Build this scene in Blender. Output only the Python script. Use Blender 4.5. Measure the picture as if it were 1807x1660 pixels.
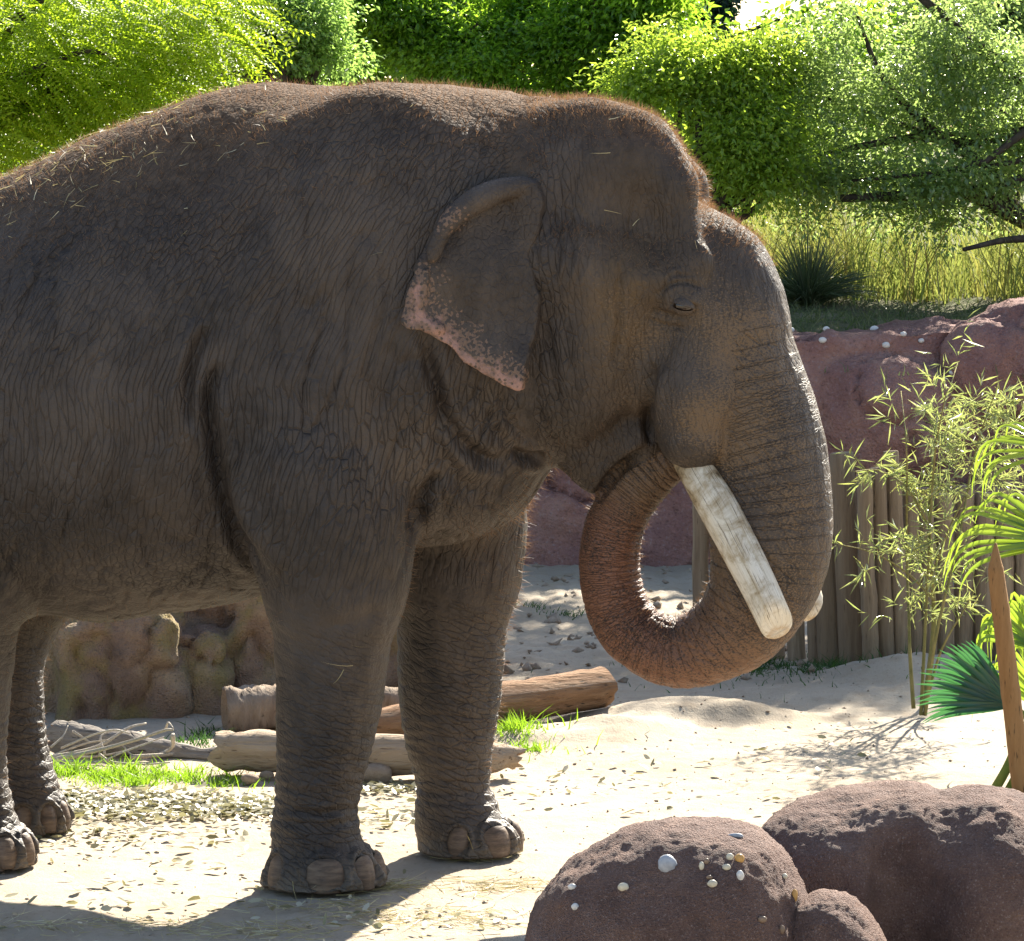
import bpy, math, random
import numpy as np

random.seed(7)
RNG = np.random.default_rng(11)
R = math.radians
scene = bpy.context.scene
for o in list(bpy.data.objects):
    bpy.data.objects.remove(o, do_unlink=True)

# ------------------------------------------------------------------ camera
# All lengths in metres, Z up, Y away from the camera.  The photograph's pixel
# grid (1807 x 1660) is used as a measuring aid to survey real positions.
PW, PH, FPX = 1807.0, 1660.0, 7280.0
CAM = np.array([0.0, -14.0, 2.6])
PITCH = math.atan(592.0 / FPX)
FWD = np.array([0.0, math.cos(PITCH), -math.sin(PITCH)])
UPV = np.array([0.0, math.sin(PITCH), math.cos(PITCH)])
cam_data = bpy.data.cameras.new('camera')
cam_data.sensor_width = 36.0
cam_data.lens = 36.0 * FPX / PW
cam_data.clip_start = 0.1
cam_data.clip_end = 2000.0
cam = bpy.data.objects.new('camera', cam_data)
cam.location = CAM.tolist()
cam.rotation_euler = (math.pi / 2 - PITCH, 0, 0)
scene.collection.objects.link(cam)
scene.camera = cam

# ------------------------------------------------------------------ sky + sun
SUN_EL, SUN_AZ = R(35.5), R(21.0)          # azimuth measured from +Y towards +X
world = bpy.data.worlds.new('World')
scene.world = world
world.use_nodes = True
wn = world.node_tree.nodes
wn.clear()
sky = wn.new('ShaderNodeTexSky')
sky.sky_type = 'NISHITA'
sky.sun_disc = False
sky.sun_elevation = SUN_EL
sky.sun_rotation = SUN_AZ
sky.air_density = 1.0
sky.dust_density = 1.2
bg = wn.new('ShaderNodeBackground')
bg.inputs['Strength'].default_value = 0.072
wo = wn.new('ShaderNodeOutputWorld')
world.node_tree.links.new(sky.outputs[0], bg.inputs[0])
world.node_tree.links.new(bg.outputs[0], wo.inputs[0])
sun_data = bpy.data.lights.new('sun', 'SUN')
sun_data.energy = 5.0
sun_data.angle = R(0.53)
sun_data.color = (1.0, 0.93, 0.80)
sun = bpy.data.objects.new('sun', sun_data)
scene.collection.objects.link(sun)
from mathutils import Vector
sdir = Vector((math.sin(SUN_AZ) * math.cos(SUN_EL), math.cos(SUN_AZ) * math.cos(SUN_EL), math.sin(SUN_EL)))
sun.rotation_euler = sdir.to_track_quat('Z', 'Y').to_euler()
sun.location = (sdir * 40)[:]
vs = scene.view_settings
vs.view_transform = 'Standard'
vs.look = 'None'
vs.exposure = 1.95
vs.gamma = 1.0
vs.use_curve_mapping = False

# ------------------------------------------------------------------ survey helpers
def ray(px, py):
    d = FWD + np.array([1.0, 0, 0]) * ((px - PW / 2) / FPX) + UPV * (-(py - PH / 2) / FPX)
    return d

def atY(px, py, Y):
    d = ray(px, py)
    return CAM + d * ((Y - CAM[1]) / d[1])

def atG(px, py, z=0.0):
    d = ray(px, py)
    return CAM + d * ((z - CAM[2]) / d[2])

def project(P):
    q = P - CAM
    dep = q @ FWD
    return PW / 2 + FPX * q[..., 0] / dep, PH / 2 - FPX * (q @ UPV) / dep

def ppm(Y):
    return FPX / (Y - CAM[1])

# ------------------------------------------------------------------ noise
_perm = np.random.default_rng(3).permutation(256).astype(np.int32)
_perm = np.concatenate([_perm, _perm, _perm])
_grad = np.random.default_rng(4).normal(size=(256, 3)).astype(np.float32)
_grad /= np.linalg.norm(_grad, axis=1)[:, None]

def perlin(P):
    P = np.asarray(P, dtype=np.float32)
    i = np.floor(P).astype(np.int32)
    f = P - i
    u = f * f * f * (f * (f * 6 - 15) + 10)
    i &= 255
    out = 0
    for dx in (0, 1):
        wx = u[..., 0] if dx else 1 - u[..., 0]
        for dy in (0, 1):
            wy = u[..., 1] if dy else 1 - u[..., 1]
            for dz in (0, 1):
                wz = u[..., 2] if dz else 1 - u[..., 2]
                h = _perm[_perm[_perm[i[..., 0] + dx] + i[..., 1] + dy] + i[..., 2] + dz]
                g = _grad[h & 255]
                out = out + wx * wy * wz * (g[..., 0] * (f[..., 0] - dx) + g[..., 1] * (f[..., 1] - dy) + g[..., 2] * (f[..., 2] - dz))
    return out

def fbm(P, octv=4, lac=2.03, gain=0.5):
    a, s = 1.0, 0
    P = np.asarray(P, dtype=np.float32)
    for k in range(octv):
        s = s + a * perlin(P + 17.3 * k)
        P = P * lac
        a *= gain
    return s

def sstep(a, b, x):
    t = np.clip((x - a) / (b - a), 0, 1)
    return t * t * (3 - 2 * t)

# ------------------------------------------------------------------ object helpers
COL = scene.collection

def link(o, parent=None):
    COL.objects.link(o)
    if parent is not None:
        o.parent = parent
    return o

def tag(o, label=None, cat=None, group=None, kind=None):
    if label: o['label'] = label
    if cat: o['category'] = cat
    if group: o['group'] = group
    if kind: o['kind'] = kind
    return o

def empty(name, loc=(0, 0, 0), rz=0.0):
    o = bpy.data.objects.new(name, None)
    o.location = [float(c) for c in loc]
    o.rotation_euler = (0, 0, rz)
    o.empty_display_size = 0.2
    return link(o)

def fast_mesh(name, V, F, smooth=True, attrs=None):
    """V (n,3); F (m,k) array of constant size, or list of index tuples."""
    me = bpy.data.meshes.new(name)
    V = np.asarray(V, dtype=np.float32)
    if isinstance(F, np.ndarray):
        m, k = F.shape
        loops = F.astype(np.int32).ravel()
        starts = (np.arange(m) * k).astype(np.int32)
        tot = np.full(m, k, dtype=np.int32)
    else:
        tot = np.array([len(f) for f in F], dtype=np.int32)
        loops = np.fromiter((i for f in F for i in f), dtype=np.int32, count=int(tot.sum()))
        starts = np.concatenate([[0], np.cumsum(tot)[:-1]]).astype(np.int32)
        m = len(F)
    me.vertices.add(len(V))
    me.vertices.foreach_set('co', V.ravel())
    me.loops.add(len(loops))
    me.loops.foreach_set('vertex_index', loops)
    me.polygons.add(m)
    me.polygons.foreach_set('loop_start', starts)
    me.polygons.foreach_set('loop_total', tot)
    if smooth:
        me.polygons.foreach_set('use_smooth', np.ones(m, dtype=bool))
    me.update(calc_edges=True)
    if attrs:
        for an, (tp, dat) in attrs.items():
            at = me.attributes.new(an, tp, 'POINT')
            dat = np.asarray(dat, dtype=np.float32)
            if tp == 'FLOAT':
                at.data.foreach_set('value', dat.ravel())
            elif tp == 'FLOAT_VECTOR':
                at.data.foreach_set('vector', dat.ravel())
            elif tp == 'FLOAT_COLOR':
                if dat.shape[1] == 3:
                    dat = np.concatenate([dat, np.ones((len(dat), 1), np.float32)], 1)
                at.data.foreach_set('color', dat.ravel())
    return me

def mobj(name, V, F, mat, parent=None, smooth=True, attrs=None):
    me = fast_mesh(name, V, F, smooth, attrs)
    o = bpy.data.objects.new(name, me)
    if mat: me.materials.append(mat)
    return link(o, parent)

def surface_nets(f, origin, h):
    """Polygonise f<0 (inside). Returns verts (n,3), quads (m,4), outward oriented."""
    s = f < 0
    nx, ny, nz = f.shape
    c = s[:-1, :-1, :-1].astype(np.uint8)
    cnt = np.zeros((nx - 1, ny - 1, nz - 1), np.uint8)
    for dx in (0, 1):
        for dy in (0, 1):
            for dz in (0, 1):
                cnt += s[dx:nx - 1 + dx, dy:ny - 1 + dy, dz:nz - 1 + dz]
    act = np.nonzero((cnt > 0) & (cnt < 8))
    n = len(act[0])
    idx = np.full((nx - 1, ny - 1, nz - 1), -1, np.int32)
    idx[act] = np.arange(n)
    ai = np.stack(act, 1)
    corner = {}
    for dx in (0, 1):
        for dy in (0, 1):
            for dz in (0, 1):
                corner[(dx, dy, dz)] = f[act[0] + dx, act[1] + dy, act[2] + dz]
    acc = np.zeros((n, 3), np.float32)
    ne = np.zeros(n, np.float32)
    ks = list(corner)
    for a in ks:
        for ax in range(3):
            if a[ax] == 0:
                b = list(a); b[ax] = 1; b = tuple(b)
                fa, fb = corner[a], corner[b]
                cr = (fa < 0) != (fb < 0)
                t = np.where(cr, fa / np.where(cr, fa - fb, 1), 0)
                p = np.tile(np.array(a, np.float32), (n, 1))
                p[:, ax] = t
                acc += p * cr[:, None]
                ne += cr
    V = (ai + acc / ne[:, None]) * h + origin
    quads = []
    for ax in range(3):
        o1, o2 = [(1, 2), (2, 0), (0, 1)][ax]
        sl = [slice(1, -1)] * 3
        sl[ax] = slice(0, -1)
        sl2 = list(sl); sl2[ax] = slice(1, None)
        A, B = s[tuple(sl)], s[tuple(sl2)]
        d = np.nonzero(A != B)
        base = np.stack(d, 1)
        base[:, o1] += 1; base[:, o2] += 1
        flip = A[d]
        def g(da, db):
            q = base.copy(); q[:, o1] += da; q[:, o2] += db
            return idx[q[:, 0], q[:, 1], q[:, 2]]
        q = np.stack([g(-1, -1), g(0, -1), g(0, 0), g(-1, 0)], 1)
        q[~flip] = q[~flip][:, ::-1]
        quads.append(q)
    Q = np.concatenate(quads)
    return V.astype(np.float32), Q[(Q >= 0).all(1)]

class Field:
    """A sampled signed distance field sculpted with smooth unions."""
    def __init__(self, lo, hi, h):
        self.lo = np.array(lo, np.float64); self.h = h
        self.n = (np.ceil((np.array(hi) - self.lo) / h).astype(int) + 1)
        self.f = np.full(self.n, 0.5, np.float32)
        self.ax = [(self.lo[i] + np.arange(self.n[i]) * h).astype(np.float32) for i in range(3)]
    def _sl(self, lo, hi):
        a = np.clip(((np.array(lo) - self.lo) / self.h).astype(int), 0, self.n - 1)
        b = np.clip(((np.array(hi) - self.lo) / self.h).astype(int) + 2, 1, self.n)
        sl = tuple(slice(a[i], max(b[i], a[i] + 1)) for i in range(3))
        g = [self.ax[0][sl[0]][:, None, None], self.ax[1][sl[1]][None, :, None], self.ax[2][sl[2]][None, None, :]]
        return sl, g
    def union(self, lo, hi, fn, k=0.05):
        sl, g = self._sl(lo, hi)
        a = self.f[sl]; b = fn(*g)
        if k <= 0:
            self.f[sl] = np.minimum(a, b); return
        hh = np.maximum(k - np.abs(a - b), 0) / k
        self.f[sl] = np.minimum(a, b) - hh * hh * k * 0.25
    def cut(self, lo, hi, fn, k=0.05):
        sl, g = self._sl(lo, hi)
        a = self.f[sl]; b = -fn(*g)
        hh = np.maximum(k - np.abs(a - b), 0) / k
        self.f[sl] = np.maximum(a, b) + hh * hh * k * 0.25
    def ell(self, c, r, k=0.05, cut=False, rot=None):
        c = np.asarray(c, float); r = np.asarray(r, float)
        m = (max(r) if rot is not None else r) + k * 1.2 + 0.03
        rm = float(min(r))
        def fn(X, Y, Z):
            x, y, z = X - c[0], Y - c[1], Z - c[2]
            if rot is not None:          # rotation about the lateral axis
                cs, sn = math.cos(rot), math.sin(rot)
                x, z = cs * x + sn * z, -sn * x + cs * z
            k0 = np.sqrt((x / r[0]) ** 2 + (y / r[1]) ** 2 + (z / r[2]) ** 2)
            k1 = np.sqrt((x / r[0] ** 2) ** 2 + (y / r[1] ** 2) ** 2 + (z / r[2] ** 2) ** 2) + 1e-6
            return (k0 * (k0 - 1) / k1).astype(np.float32)
        (self.cut if cut else self.union)(c - m, c + m, fn, k)
    def cone(self, a, b, ra, rb, k=0.05, ky=1.0, cut=False):
        a = np.asarray(a, float); b = np.asarray(b, float)
        rr = max(ra, rb) * max(1, ky) + k * 1.2 + 0.03
        lo = np.minimum(a, b) - rr; hi = np.maximum(a, b) + rr
        d = b - a; L2 = float(d @ d) + 1e-9
        def fn(X, Y, Z):
            x, y, z = X - a[0], Y - a[1], Z - a[2]
            t = np.clip((x * d[0] + y * d[1] + z * d[2]) / L2, 0, 1)
            return np.sqrt((x - t * d[0]) ** 2 + ((y - t * d[1]) / ky) ** 2 + (z - t * d[2]) ** 2) - (ra + (rb - ra) * t)
        (self.cut if cut else self.union)(lo, hi, fn, k)
    def chain(self, pts, k=0.05, ky=1.0, cut=False):
        for (p, r), (q, s) in zip(pts[:-1], pts[1:]):
            self.cone(p, q, r, s, k, ky, cut)
    def mesh(self):
        return surface_nets(self.f, self.lo.astype(np.float32), np.float32(self.h))
    def sample(self, P):
        q = (P - self.lo) / self.h
        i = np.clip(np.floor(q).astype(int), 0, self.n - 2)
        u = np.clip(q - i, 0, 1)
        out = 0
        for dx in (0, 1):
            for dy in (0, 1):
                for dz in (0, 1):
                    w = (u[:, 0] if dx else 1 - u[:, 0]) * (u[:, 1] if dy else 1 - u[:, 1]) * (u[:, 2] if dz else 1 - u[:, 2])
                    out = out + w * self.f[i[:, 0] + dx, i[:, 1] + dy, i[:, 2] + dz]
        return out
    def normal(self, P, e=None):
        e = e or self.h * 1.2
        g = np.stack([self.sample(P + np.eye(3)[a] * e) - self.sample(P - np.eye(3)[a] * e) for a in range(3)], 1)
        return g / (np.linalg.norm(g, axis=1)[:, None] + 1e-9)

def poly_dist(x, y, pts):
    """distance of points to an open polyline, and the parameter along it 0..1"""
    pts = np.asarray(pts, float)
    L = np.concatenate([[0], np.cumsum(np.linalg.norm(np.diff(pts, axis=0), axis=1))])
    best = np.full(x.shape, 1e9); par = np.zeros(x.shape); side = np.zeros(x.shape)
    for i in range(len(pts) - 1):
        a, b = pts[i], pts[i + 1]
        d = b - a; l2 = d @ d
        t = np.clip(((x - a[0]) * d[0] + (y - a[1]) * d[1]) / l2, 0, 1)
        ex, ey = x - a[0] - t * d[0], y - a[1] - t * d[1]
        q = np.hypot(ex, ey)
        m = q < best
        best = np.where(m, q, best)
        par = np.where(m, (L[i] + t * math.sqrt(l2)) / L[-1], par)
        side = np.where(m, np.sign(d[0] * ey - d[1] * ex), side)
    return best, par, side

def smooth_path(pts, n):
    """Catmull-Rom through rows of any width"""
    P = np.asarray(pts, float)
    P = np.vstack([2 * P[0] - P[1], P, 2 * P[-1] - P[-2]])
    out = []
    m = len(P) - 3
    for j in range(n):
        u = j / (n - 1) * m
        i = min(int(u), m - 1); t = u - i
        a, b, c, d = P[i:i + 4]
        out.append(0.5 * ((2 * b) + (-a + c) * t + (2 * a - 5 * b + 4 * c - d) * t * t + (-a + 3 * b - 3 * c + d) * t ** 3))
    return np.array(out)

def tube(path, radii, seg=10, cap=True, rough=0.0, seed=0, squash=None):
    """loft of circles along a path -> V, F(list)"""
    path = np.asarray(path, float); n = len(path)
    rad = np.broadcast_to(np.asarray(radii, float), (n,))
    T = np.gradient(path, axis=0)
    T /= np.linalg.norm(T, axis=1)[:, None] + 1e-12
    ref = np.array([0, 0, 1.0]) if abs(T[0][2]) < 0.9 else np.array([1.0, 0, 0])
    rg = np.random.default_rng(seed)
    jag = 1 + rough * rg.normal(size=seg)
    V = []
    u = np.cross(T[0], ref); u /= np.linalg.norm(u)
    for i in range(n):
        u = u - T[i] * (u @ T[i]); u /= np.linalg.norm(u) + 1e-12
        w = np.cross(T[i], u)
        for j in range(seg):
            a = 2 * math.pi * j / seg
            rr = rad[i] * jag[j] * (1 + rough * 0.35 * rg.normal())
            V.append(path[i] + rr * (math.cos(a) * u + math.sin(a) * w))
    F = []
    for i in range(n - 1):
        for j in range(seg):
            k = (j + 1) % seg
            F.append((i * seg + j, i * seg + k, (i + 1) * seg + k, (i + 1) * seg + j))
    if cap:
        F.append(tuple(reversed(range(seg))))
        F.append(tuple(range((n - 1) * seg, n * seg)))
    return np.array(V), F

def merge(parts):
    Vs, Fs, o = [], [], 0
    for V, F in parts:
        Vs.append(V)
        Fs += [tuple(int(i) + o for i in f) for f in F]
        o += len(V)
    return np.concatenate(Vs), Fs

# ------------------------------------------------------------------ material helpers
class Mat:
    def __init__(self, name):
        self.m = bpy.data.materials.new(name)
        self.m.use_nodes = True
        self.t = self.m.node_tree
        self.t.nodes.clear()
        self.out = self.n('ShaderNodeOutputMaterial')
    def n(self, tp, **kw):
        nd = self.t.nodes.new(tp)
        for k, v in kw.items():
            if k.startswith('_'):
                setattr(nd, k[1:], v)
            else:
                nd.inputs[k.replace('__', ' ')].default_value = v
        return nd
    def l(self, a, b):
        self.t.links.new(a, b); return b
    def attr(self, name):
        nd = self.t.nodes.new('ShaderNodeAttribute'); nd.attribute_name = name; return nd
    def co(self, kind='Object'):
        return self.n('ShaderNodeTexCoord').outputs[kind]
    def mapping(self, vec, scale=(1, 1, 1), rot=(0, 0, 0), loc=(0, 0, 0)):
        nd = self.n('ShaderNodeMapping')
        nd.inputs['Scale'].default_value = scale
        nd.inputs['Rotation'].default_value = rot
        nd.inputs['Location'].default_value = loc
        self.l(vec, nd.inputs['Vector']); return nd.outputs[0]
    def noise(self, vec, scale, detail=4, rough=0.55, dist=0.0, col=False):
        nd = self.n('ShaderNodeTexNoise')
        nd.inputs['Scale'].default_value = scale
        nd.inputs['Detail'].default_value = detail
        nd.inputs['Roughness'].default_value = rough
        nd.inputs['Distortion'].default_value = dist
        self.l(vec, nd.inputs['Vector']); return nd.outputs['Color' if col else 0]
    def voro(self, vec, scale, feature='F1', rand=1.0, out='Distance'):
        nd = self.n('ShaderNodeTexVoronoi'); nd.feature = feature
        nd.inputs['Scale'].default_value = scale
        nd.inputs['Randomness'].default_value = rand
        self.l(vec, nd.inputs['Vector']); return nd.outputs[out]
    def ramp(self, fac, stops, interp='LINEAR'):
        nd = self.n('ShaderNodeValToRGB')
        cr = nd.color_ramp; cr.interpolation = interp
        while len(cr.elements) < len(stops): cr.elements.new(0.5)
        for e, (p, c) in zip(cr.elements, stops):
            e.position = p
            e.color = (c, c, c, 1) if isinstance(c, (int, float)) else (*c, 1)
        self.l(fac, nd.inputs[0]); return nd.outputs[0]
    def mix(self, fac, a, b, mode='MIX'):
        nd = self.n('ShaderNodeMix'); nd.data_type = 'RGBA'; nd.blend_type = mode
        for sock, v in ((nd.inputs[0], fac), (nd.inputs[6], a), (nd.inputs[7], b)):
            if isinstance(v, (int, float)): sock.default_value = v
            elif isinstance(v, tuple): sock.default_value = (*v, 1)
            else: self.l(v, sock)
        return nd.outputs[2]
    def math(self, op, a, b=0.0, clamp=False):
        nd = self.n('ShaderNodeMath'); nd.operation = op; nd.use_clamp = clamp
        for sock, v in ((nd.inputs[0], a), (nd.inputs[1], b)):
            if isinstance(v, (int, float)): sock.default_value = v
            else: self.l(v, sock)
        return nd.outputs[0]
    def bump(self, height, strength=0.5, dist=0.01, normal=None):
        nd = self.n('ShaderNodeBump')
        nd.inputs['Strength'].default_value = strength
        nd.inputs['Distance'].default_value = dist
        self.l(height, nd.inputs['Height'])
        if normal is not None: self.l(normal, nd.inputs['Normal'])
        return nd.outputs[0]
    def bsdf(self, color, rough=0.8, spec=0.3, normal=None, **kw):
        nd = self.n('ShaderNodeBsdfPrincipled')
        nd.inputs['Specular IOR Level'].default_value = spec
        if isinstance(color, tuple): nd.inputs['Base Color'].default_value = (*color, 1)
        else: self.l(color, nd.inputs['Base Color'])
        if isinstance(rough, (int, float)): nd.inputs['Roughness'].default_value = rough
        else: self.l(rough, nd.inputs['Roughness'])
        if normal is not None: self.l(normal, nd.inputs['Normal'])
        for k, v in kw.items(): nd.inputs[k].default_value = v
        self.l(nd.outputs[0], self.out.inputs[0])
        return nd

# ================================================================== SETTING
def rock_material(name, cols, scale=1.0, bumpd=0.02, pale=None, moss=None):
    m = Mat(name)
    co = m.co('Object')
    n1 = m.noise(co, 1.6 * scale, 6, 0.62, 0.6)
    n2 = m.noise(co, 9 * scale, 6, 0.7)
    n3 = m.noise(co, 45 * scale, 5, 0.7)
    base = m.ramp(n1, [(0.28, cols[0]), (0.45, cols[1]), (0.58, cols[2]), (0.74, cols[3])])
    base = m.mix(m.ramp(n2, [(0.40, 0.0), (0.70, 0.8)]), base, cols[1])
    if moss:
        n4 = m.noise(m.mapping(co, (1, 1, .7), loc=(3, 1, 7)), 2.6 * scale, 5, 0.65)
        base = m.mix(m.ramp(n4, [(0.48, 0.0), (0.62, 0.85)]), base, moss)
    if pale:
        base = m.mix(m.ramp(n3, [(0.56, 0.0), (0.72, 0.7)]), base, pale)
    base = m.mix(m.ramp(n3, [(0.30, 0.65), (0.45, 0.0)]), base, tuple(c * 0.45 for c in cols[0]))
    h = m.math('ADD', m.math('MULTIPLY', n2, 0.6), m.math('MULTIPLY', n3, 0.4))
    h = m.math('ADD', h, m.math('MULTIPLY', m.voro(co, 60 * scale, 'F1'), 0.3))
    m.bsdf(base, 0.86, 0.25, m.bump(h, 0.9, bumpd))
    return m.m

# ---- ground: one sheet to the horizon, fine where the camera sees it
def nonuni(a, b, step, far):
    core = np.arange(a, b + 1e-6, step)
    out, s, x = [], step, b
    while x < far:
        s *= 1.35; x += s; out.append(x)
    neg, s, x = [], step, a
    while x > -far:
        s *= 1.35; x -= s; neg.append(x)
    return np.array(neg[::-1] + core.tolist() + out)

MOUNDS = []
for (px, py, rx, ry, h) in [(1225, 1272, .46, .20, .085), (1120, 1290, .25, .2, .05), (1500, 1225, .5, .3, .045), (1590, 1205, .35, .22, .08), (1380, 1195, .6, .25, .03),
                            (1700, 1215, .5, .3, .07), (960, 1300, .5, .25, .05), (1010, 1130, .8, .7, .04), (940, 1060, .6, .8, .04), (1180, 1040, .7, .8, .03)]:
    g = atG(px, py)
    MOUNDS.append((g[0], g[1], rx, ry, h))

def ground_z(x, y):
    P = np.stack([x, y, np.zeros_like(x)], -1)
    near = np.exp(-((x + 0.9) / 2.2) ** 2 - ((y - 0.7) / 1.6) ** 2)
    z = 0.05 * fbm(P * 0.55 + 9, 2) * (1 - near) + (0.014 - 0.008 * near) * fbm(P * 3.1, 4) + 0.006 * fbm(P * 14, 3)
    for gx, gy, rx, ry, h in MOUNDS:
        q = np.exp(-((x - gx) / rx) ** 2 - ((y - gy) / ry) ** 2)
        z = z + h * sstep(0.05, 0.75, q) * (0.85 + 0.35 * fbm(P * 3 + 3, 3))
    back = sstep(4.8, 6.5, y)
    z = z + back * (0.022 * fbm(P * 2.4 + 4, 3) + .03 * np.abs(fbm(P * 6, 2)) + .012 * fbm(P * 17, 2))
    return z - 0.012 * near

gx, gy = nonuni(-3.6, 3.8, 0.024, 400), nonuni(-2.6, 7.0, 0.030, 400)
XX, YY = np.meshgrid(gx, gy, indexing='ij')
ZZ = ground_z(XX, YY)
ZZ = np.where((np.abs(XX) > 12) | (YY > 14) | (YY < -12), -0.02, ZZ)
nxg, nyg = len(gx), len(gy)
I = (np.arange(nxg - 1)[:, None] * nyg + np.arange(nyg - 1)[None, :]).ravel()
mg = Mat('sand')
co = mg.co('Object')
s1 = mg.noise(co, 0.7, 5, 0.6, 0.4); s2 = mg.noise(co, 7, 6, 0.68); s3 = mg.noise(mg.mapping(co, (1, .55, 1)), 55, 5, 0.7)
base = mg.ramp(s1, [(0.3, (.29, .235, .17)), (0.5, (.36, .30, .225)), (0.72, (.41, .355, .28))])
base = mg.mix(mg.ramp(s2, [(0.5, 0.0), (0.72, 0.6)]), base, (.27, .20, .13))
base = mg.mix(mg.ramp(s3, [(0.60, 0.0), (0.72, 0.75)]), base, (.14, .105, .068))
base = mg.mix(mg.ramp(s3, [(0.28, 0.5), (0.40, 0.0)]), base, (.46, .41, .335))
mg.bsdf(base, 0.92, 0.15, mg.bump(mg.math('ADD', mg.math('MULTIPLY', s2, 0.5), mg.math('MULTIPLY', s3, 0.5)), 0.8, 0.016))
ground = mobj('ground', np.stack([XX, YY, ZZ], -1).reshape(-1, 3), np.stack([I, I + nyg, I + nyg + 1, I + 1], 1), mg.m)
tag(ground, kind='structure')

# ---- planted terrace above the retaining wall
tx, ty = nonuni(-4, 6, 0.12, 400), nonuni(11.0, 16, 0.12, 400)
ty = ty[ty >= 11.0]
XX, YY = np.meshgrid(tx, ty, indexing='ij')
P = np.stack([XX, YY, 0 * XX], -1)
def terrace_z(x, y):
    P = np.stack([x, y, 0 * x], -1)
    return 1.16 + 0.26 * sstep(11.0, 11.8, y) + 0.10 * sstep(11.8, 13.2, y) + 0.07 * fbm(P * 0.9, 3) + 0.02 * fbm(P * 6, 2)
ZZ = terrace_z(XX, YY)
ZZ = np.where(YY > 40, 1.5, ZZ)
nyg = len(ty)
I = (np.arange(len(tx) - 1)[:, None] * nyg + np.arange(nyg - 1)[None, :]).ravel()
mt = Mat('terrace_soil'); co = mt.co('Object')
s1 = mt.noise(co, 2.5, 6, 0.7); s2 = mt.noise(co, 22, 5, 0.7)
base = mt.ramp(s1, [(0.35, (.15, .125, .09)), (0.5, (.10, .11, .05)), (0.65, (.22, .19, .13))])
mt.bsdf(mt.mix(mt.ramp(s2, [(0.45, 0.0), (0.65, 0.6)]), base, (.05, .065, .02)), 0.95, 0.1, mt.bump(s2, 0.9, 0.03))
tag(mobj('terrace', np.stack([XX, YY, ZZ], -1).reshape(-1, 3), np.stack([I, I + nyg, I + nyg + 1, I + 1], 1), mt.m), kind='structure')

# ---- rockwork
MAUVE = rock_material('mauve_rock', [(.13, .068, .062), (.24, .122, .105), (.33, .175, .135), (.36, .245, .215)], 1.0, 0.03, (.34, .27, .26), None)
TAWNY = rock_material('tawny_rock', [(.12, .080, .062), (.24, .160, .112), (.33, .235, .145), (.36, .275, .165)], 1.6, 0.03, None, (.235, .185, .075))
LAVA = rock_material('foreground_rock', [(.090, .055, .046), (.165, .100, .080), (.22, .135, .102), (.24, .17, .145)], 3.5, 0.034, (.46, .38, .35), None)

def rock_mesh(fld, amp=(.05, .02, .008), fr=(1.2, 4.0, 14.0), crack=0.0, seed=0.0):
    V, Q = fld.mesh()
    V = V.astype(float)
    n = fld.normal(V)
    d = sum(a * fbm(V * f + seed, 3) for a, f in zip(amp, fr))
    if crack:
        r = np.abs(fbm(V * 1.7 + seed + 40, 3))
        d -= crack * np.exp(-(r / 0.035) ** 2)
    return V + n * d[:, None], Q

# mauve retaining wall, Y about 11
f = Field((-3.0, 10.2, -.2), (5.6, 12.2, 1.95), 0.032)
def wall_box(X, Y, Z):
    top = 1.42 + 0.03 * np.sin(X * 2.1 + .6) + 0.025 * np.sin(X * 5.3)
    a = np.abs(Y - 11.35) - 0.50 - 0.06 * np.sin(X * 1.7) + 0.16 * (Z - .6)
    b = Z - top
    return (np.maximum(np.maximum(a, b), np.abs(X - 1.3) - 4.0) + 0 * Y).astype(np.float32)
f.union((-3, 10, -1), (6, 13, 2), wall_box, 0)
rr = random.Random(5)
for i in range(30):
    x = -2.5 + 7.8 * rr.random(); z = 0.1 + 1.05 * rr.random()
    s = .16 + .25 * rr.random()
    f.ell((x, 10.93 - .1 * rr.random() + .12 * z, z), (s * 1.3, s * .7, s), .06)
wall = mobj('rock_wall', *rock_mesh(f, (.12, .05, .016), (1.1, 3.5, 11.0), 0.08, 2.0), MAUVE)
tag(wall, 'mauve rockwork retaining wall running behind the wooden post fence', 'wall')
# pale pebbles stuck in the wall's crest
pp = []
rr = random.Random(8)
ico = []
def blob(c, r, rg, n=6, m=8):
    V = []
    for i in range(n + 1):
        a = math.pi * i / n
        for j in range(m):
            b = 2 * math.pi * j / m
            k = 1 + 0.18 * (rg.random() - .5)
            V.append((c[0] + r[0] * k * math.sin(a) * math.cos(b), c[1] + r[1] * k * math.sin(a) * math.sin(b), c[2] + r[2] * math.cos(a)))
    F = [(i * m + j, (i + 1) * m + j, (i + 1) * m + (j + 1) % m, i * m + (j + 1) % m) for i in range(n) for j in range(m)]
    return np.array(V), F
mp = Mat('pale_pebble'); mp.bsdf((.62, .58, .54), 0.6, 0.4)
wv = np.array([v.co[:] for v in wall.data.vertices])
cand = wv[(wv[:, 2] > 1.12) & (wv[:, 1] < 11.4) & (wv[:, 0] > .5) & (wv[:, 0] < 4)]
for i in range(46):
    c = cand[rr.randrange(len(cand))]
    s = .010 + .014 * rr.random()
    pp.append(blob(c + np.array([0, -.01, .008]), (s * 1.3, s, s), rr))
tag(mobj('pebble', *merge(pp), mp.m, wall), kind='stuff')

# big boulder capping the wall at the right
f = Field((2.1, 10.2, .7), (4.6, 12.4, 2.1), 0.03)
f.ell((3.25, 11.2, 1.22), (.52, .5, .42), .1)
f.ell((3.8, 11.3, 1.32), (.6, .6, .40), .1)
f.ell((2.85, 11.1, 1.15), (.30, .33, .30), .1)
tag(mobj('boulder', *rock_mesh(f, (.08, .04, .014), (1.6, 5, 14), .04, 6.0), MAUVE), 'mauve boulder capping the right end of the retaining wall', 'boulder')

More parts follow.
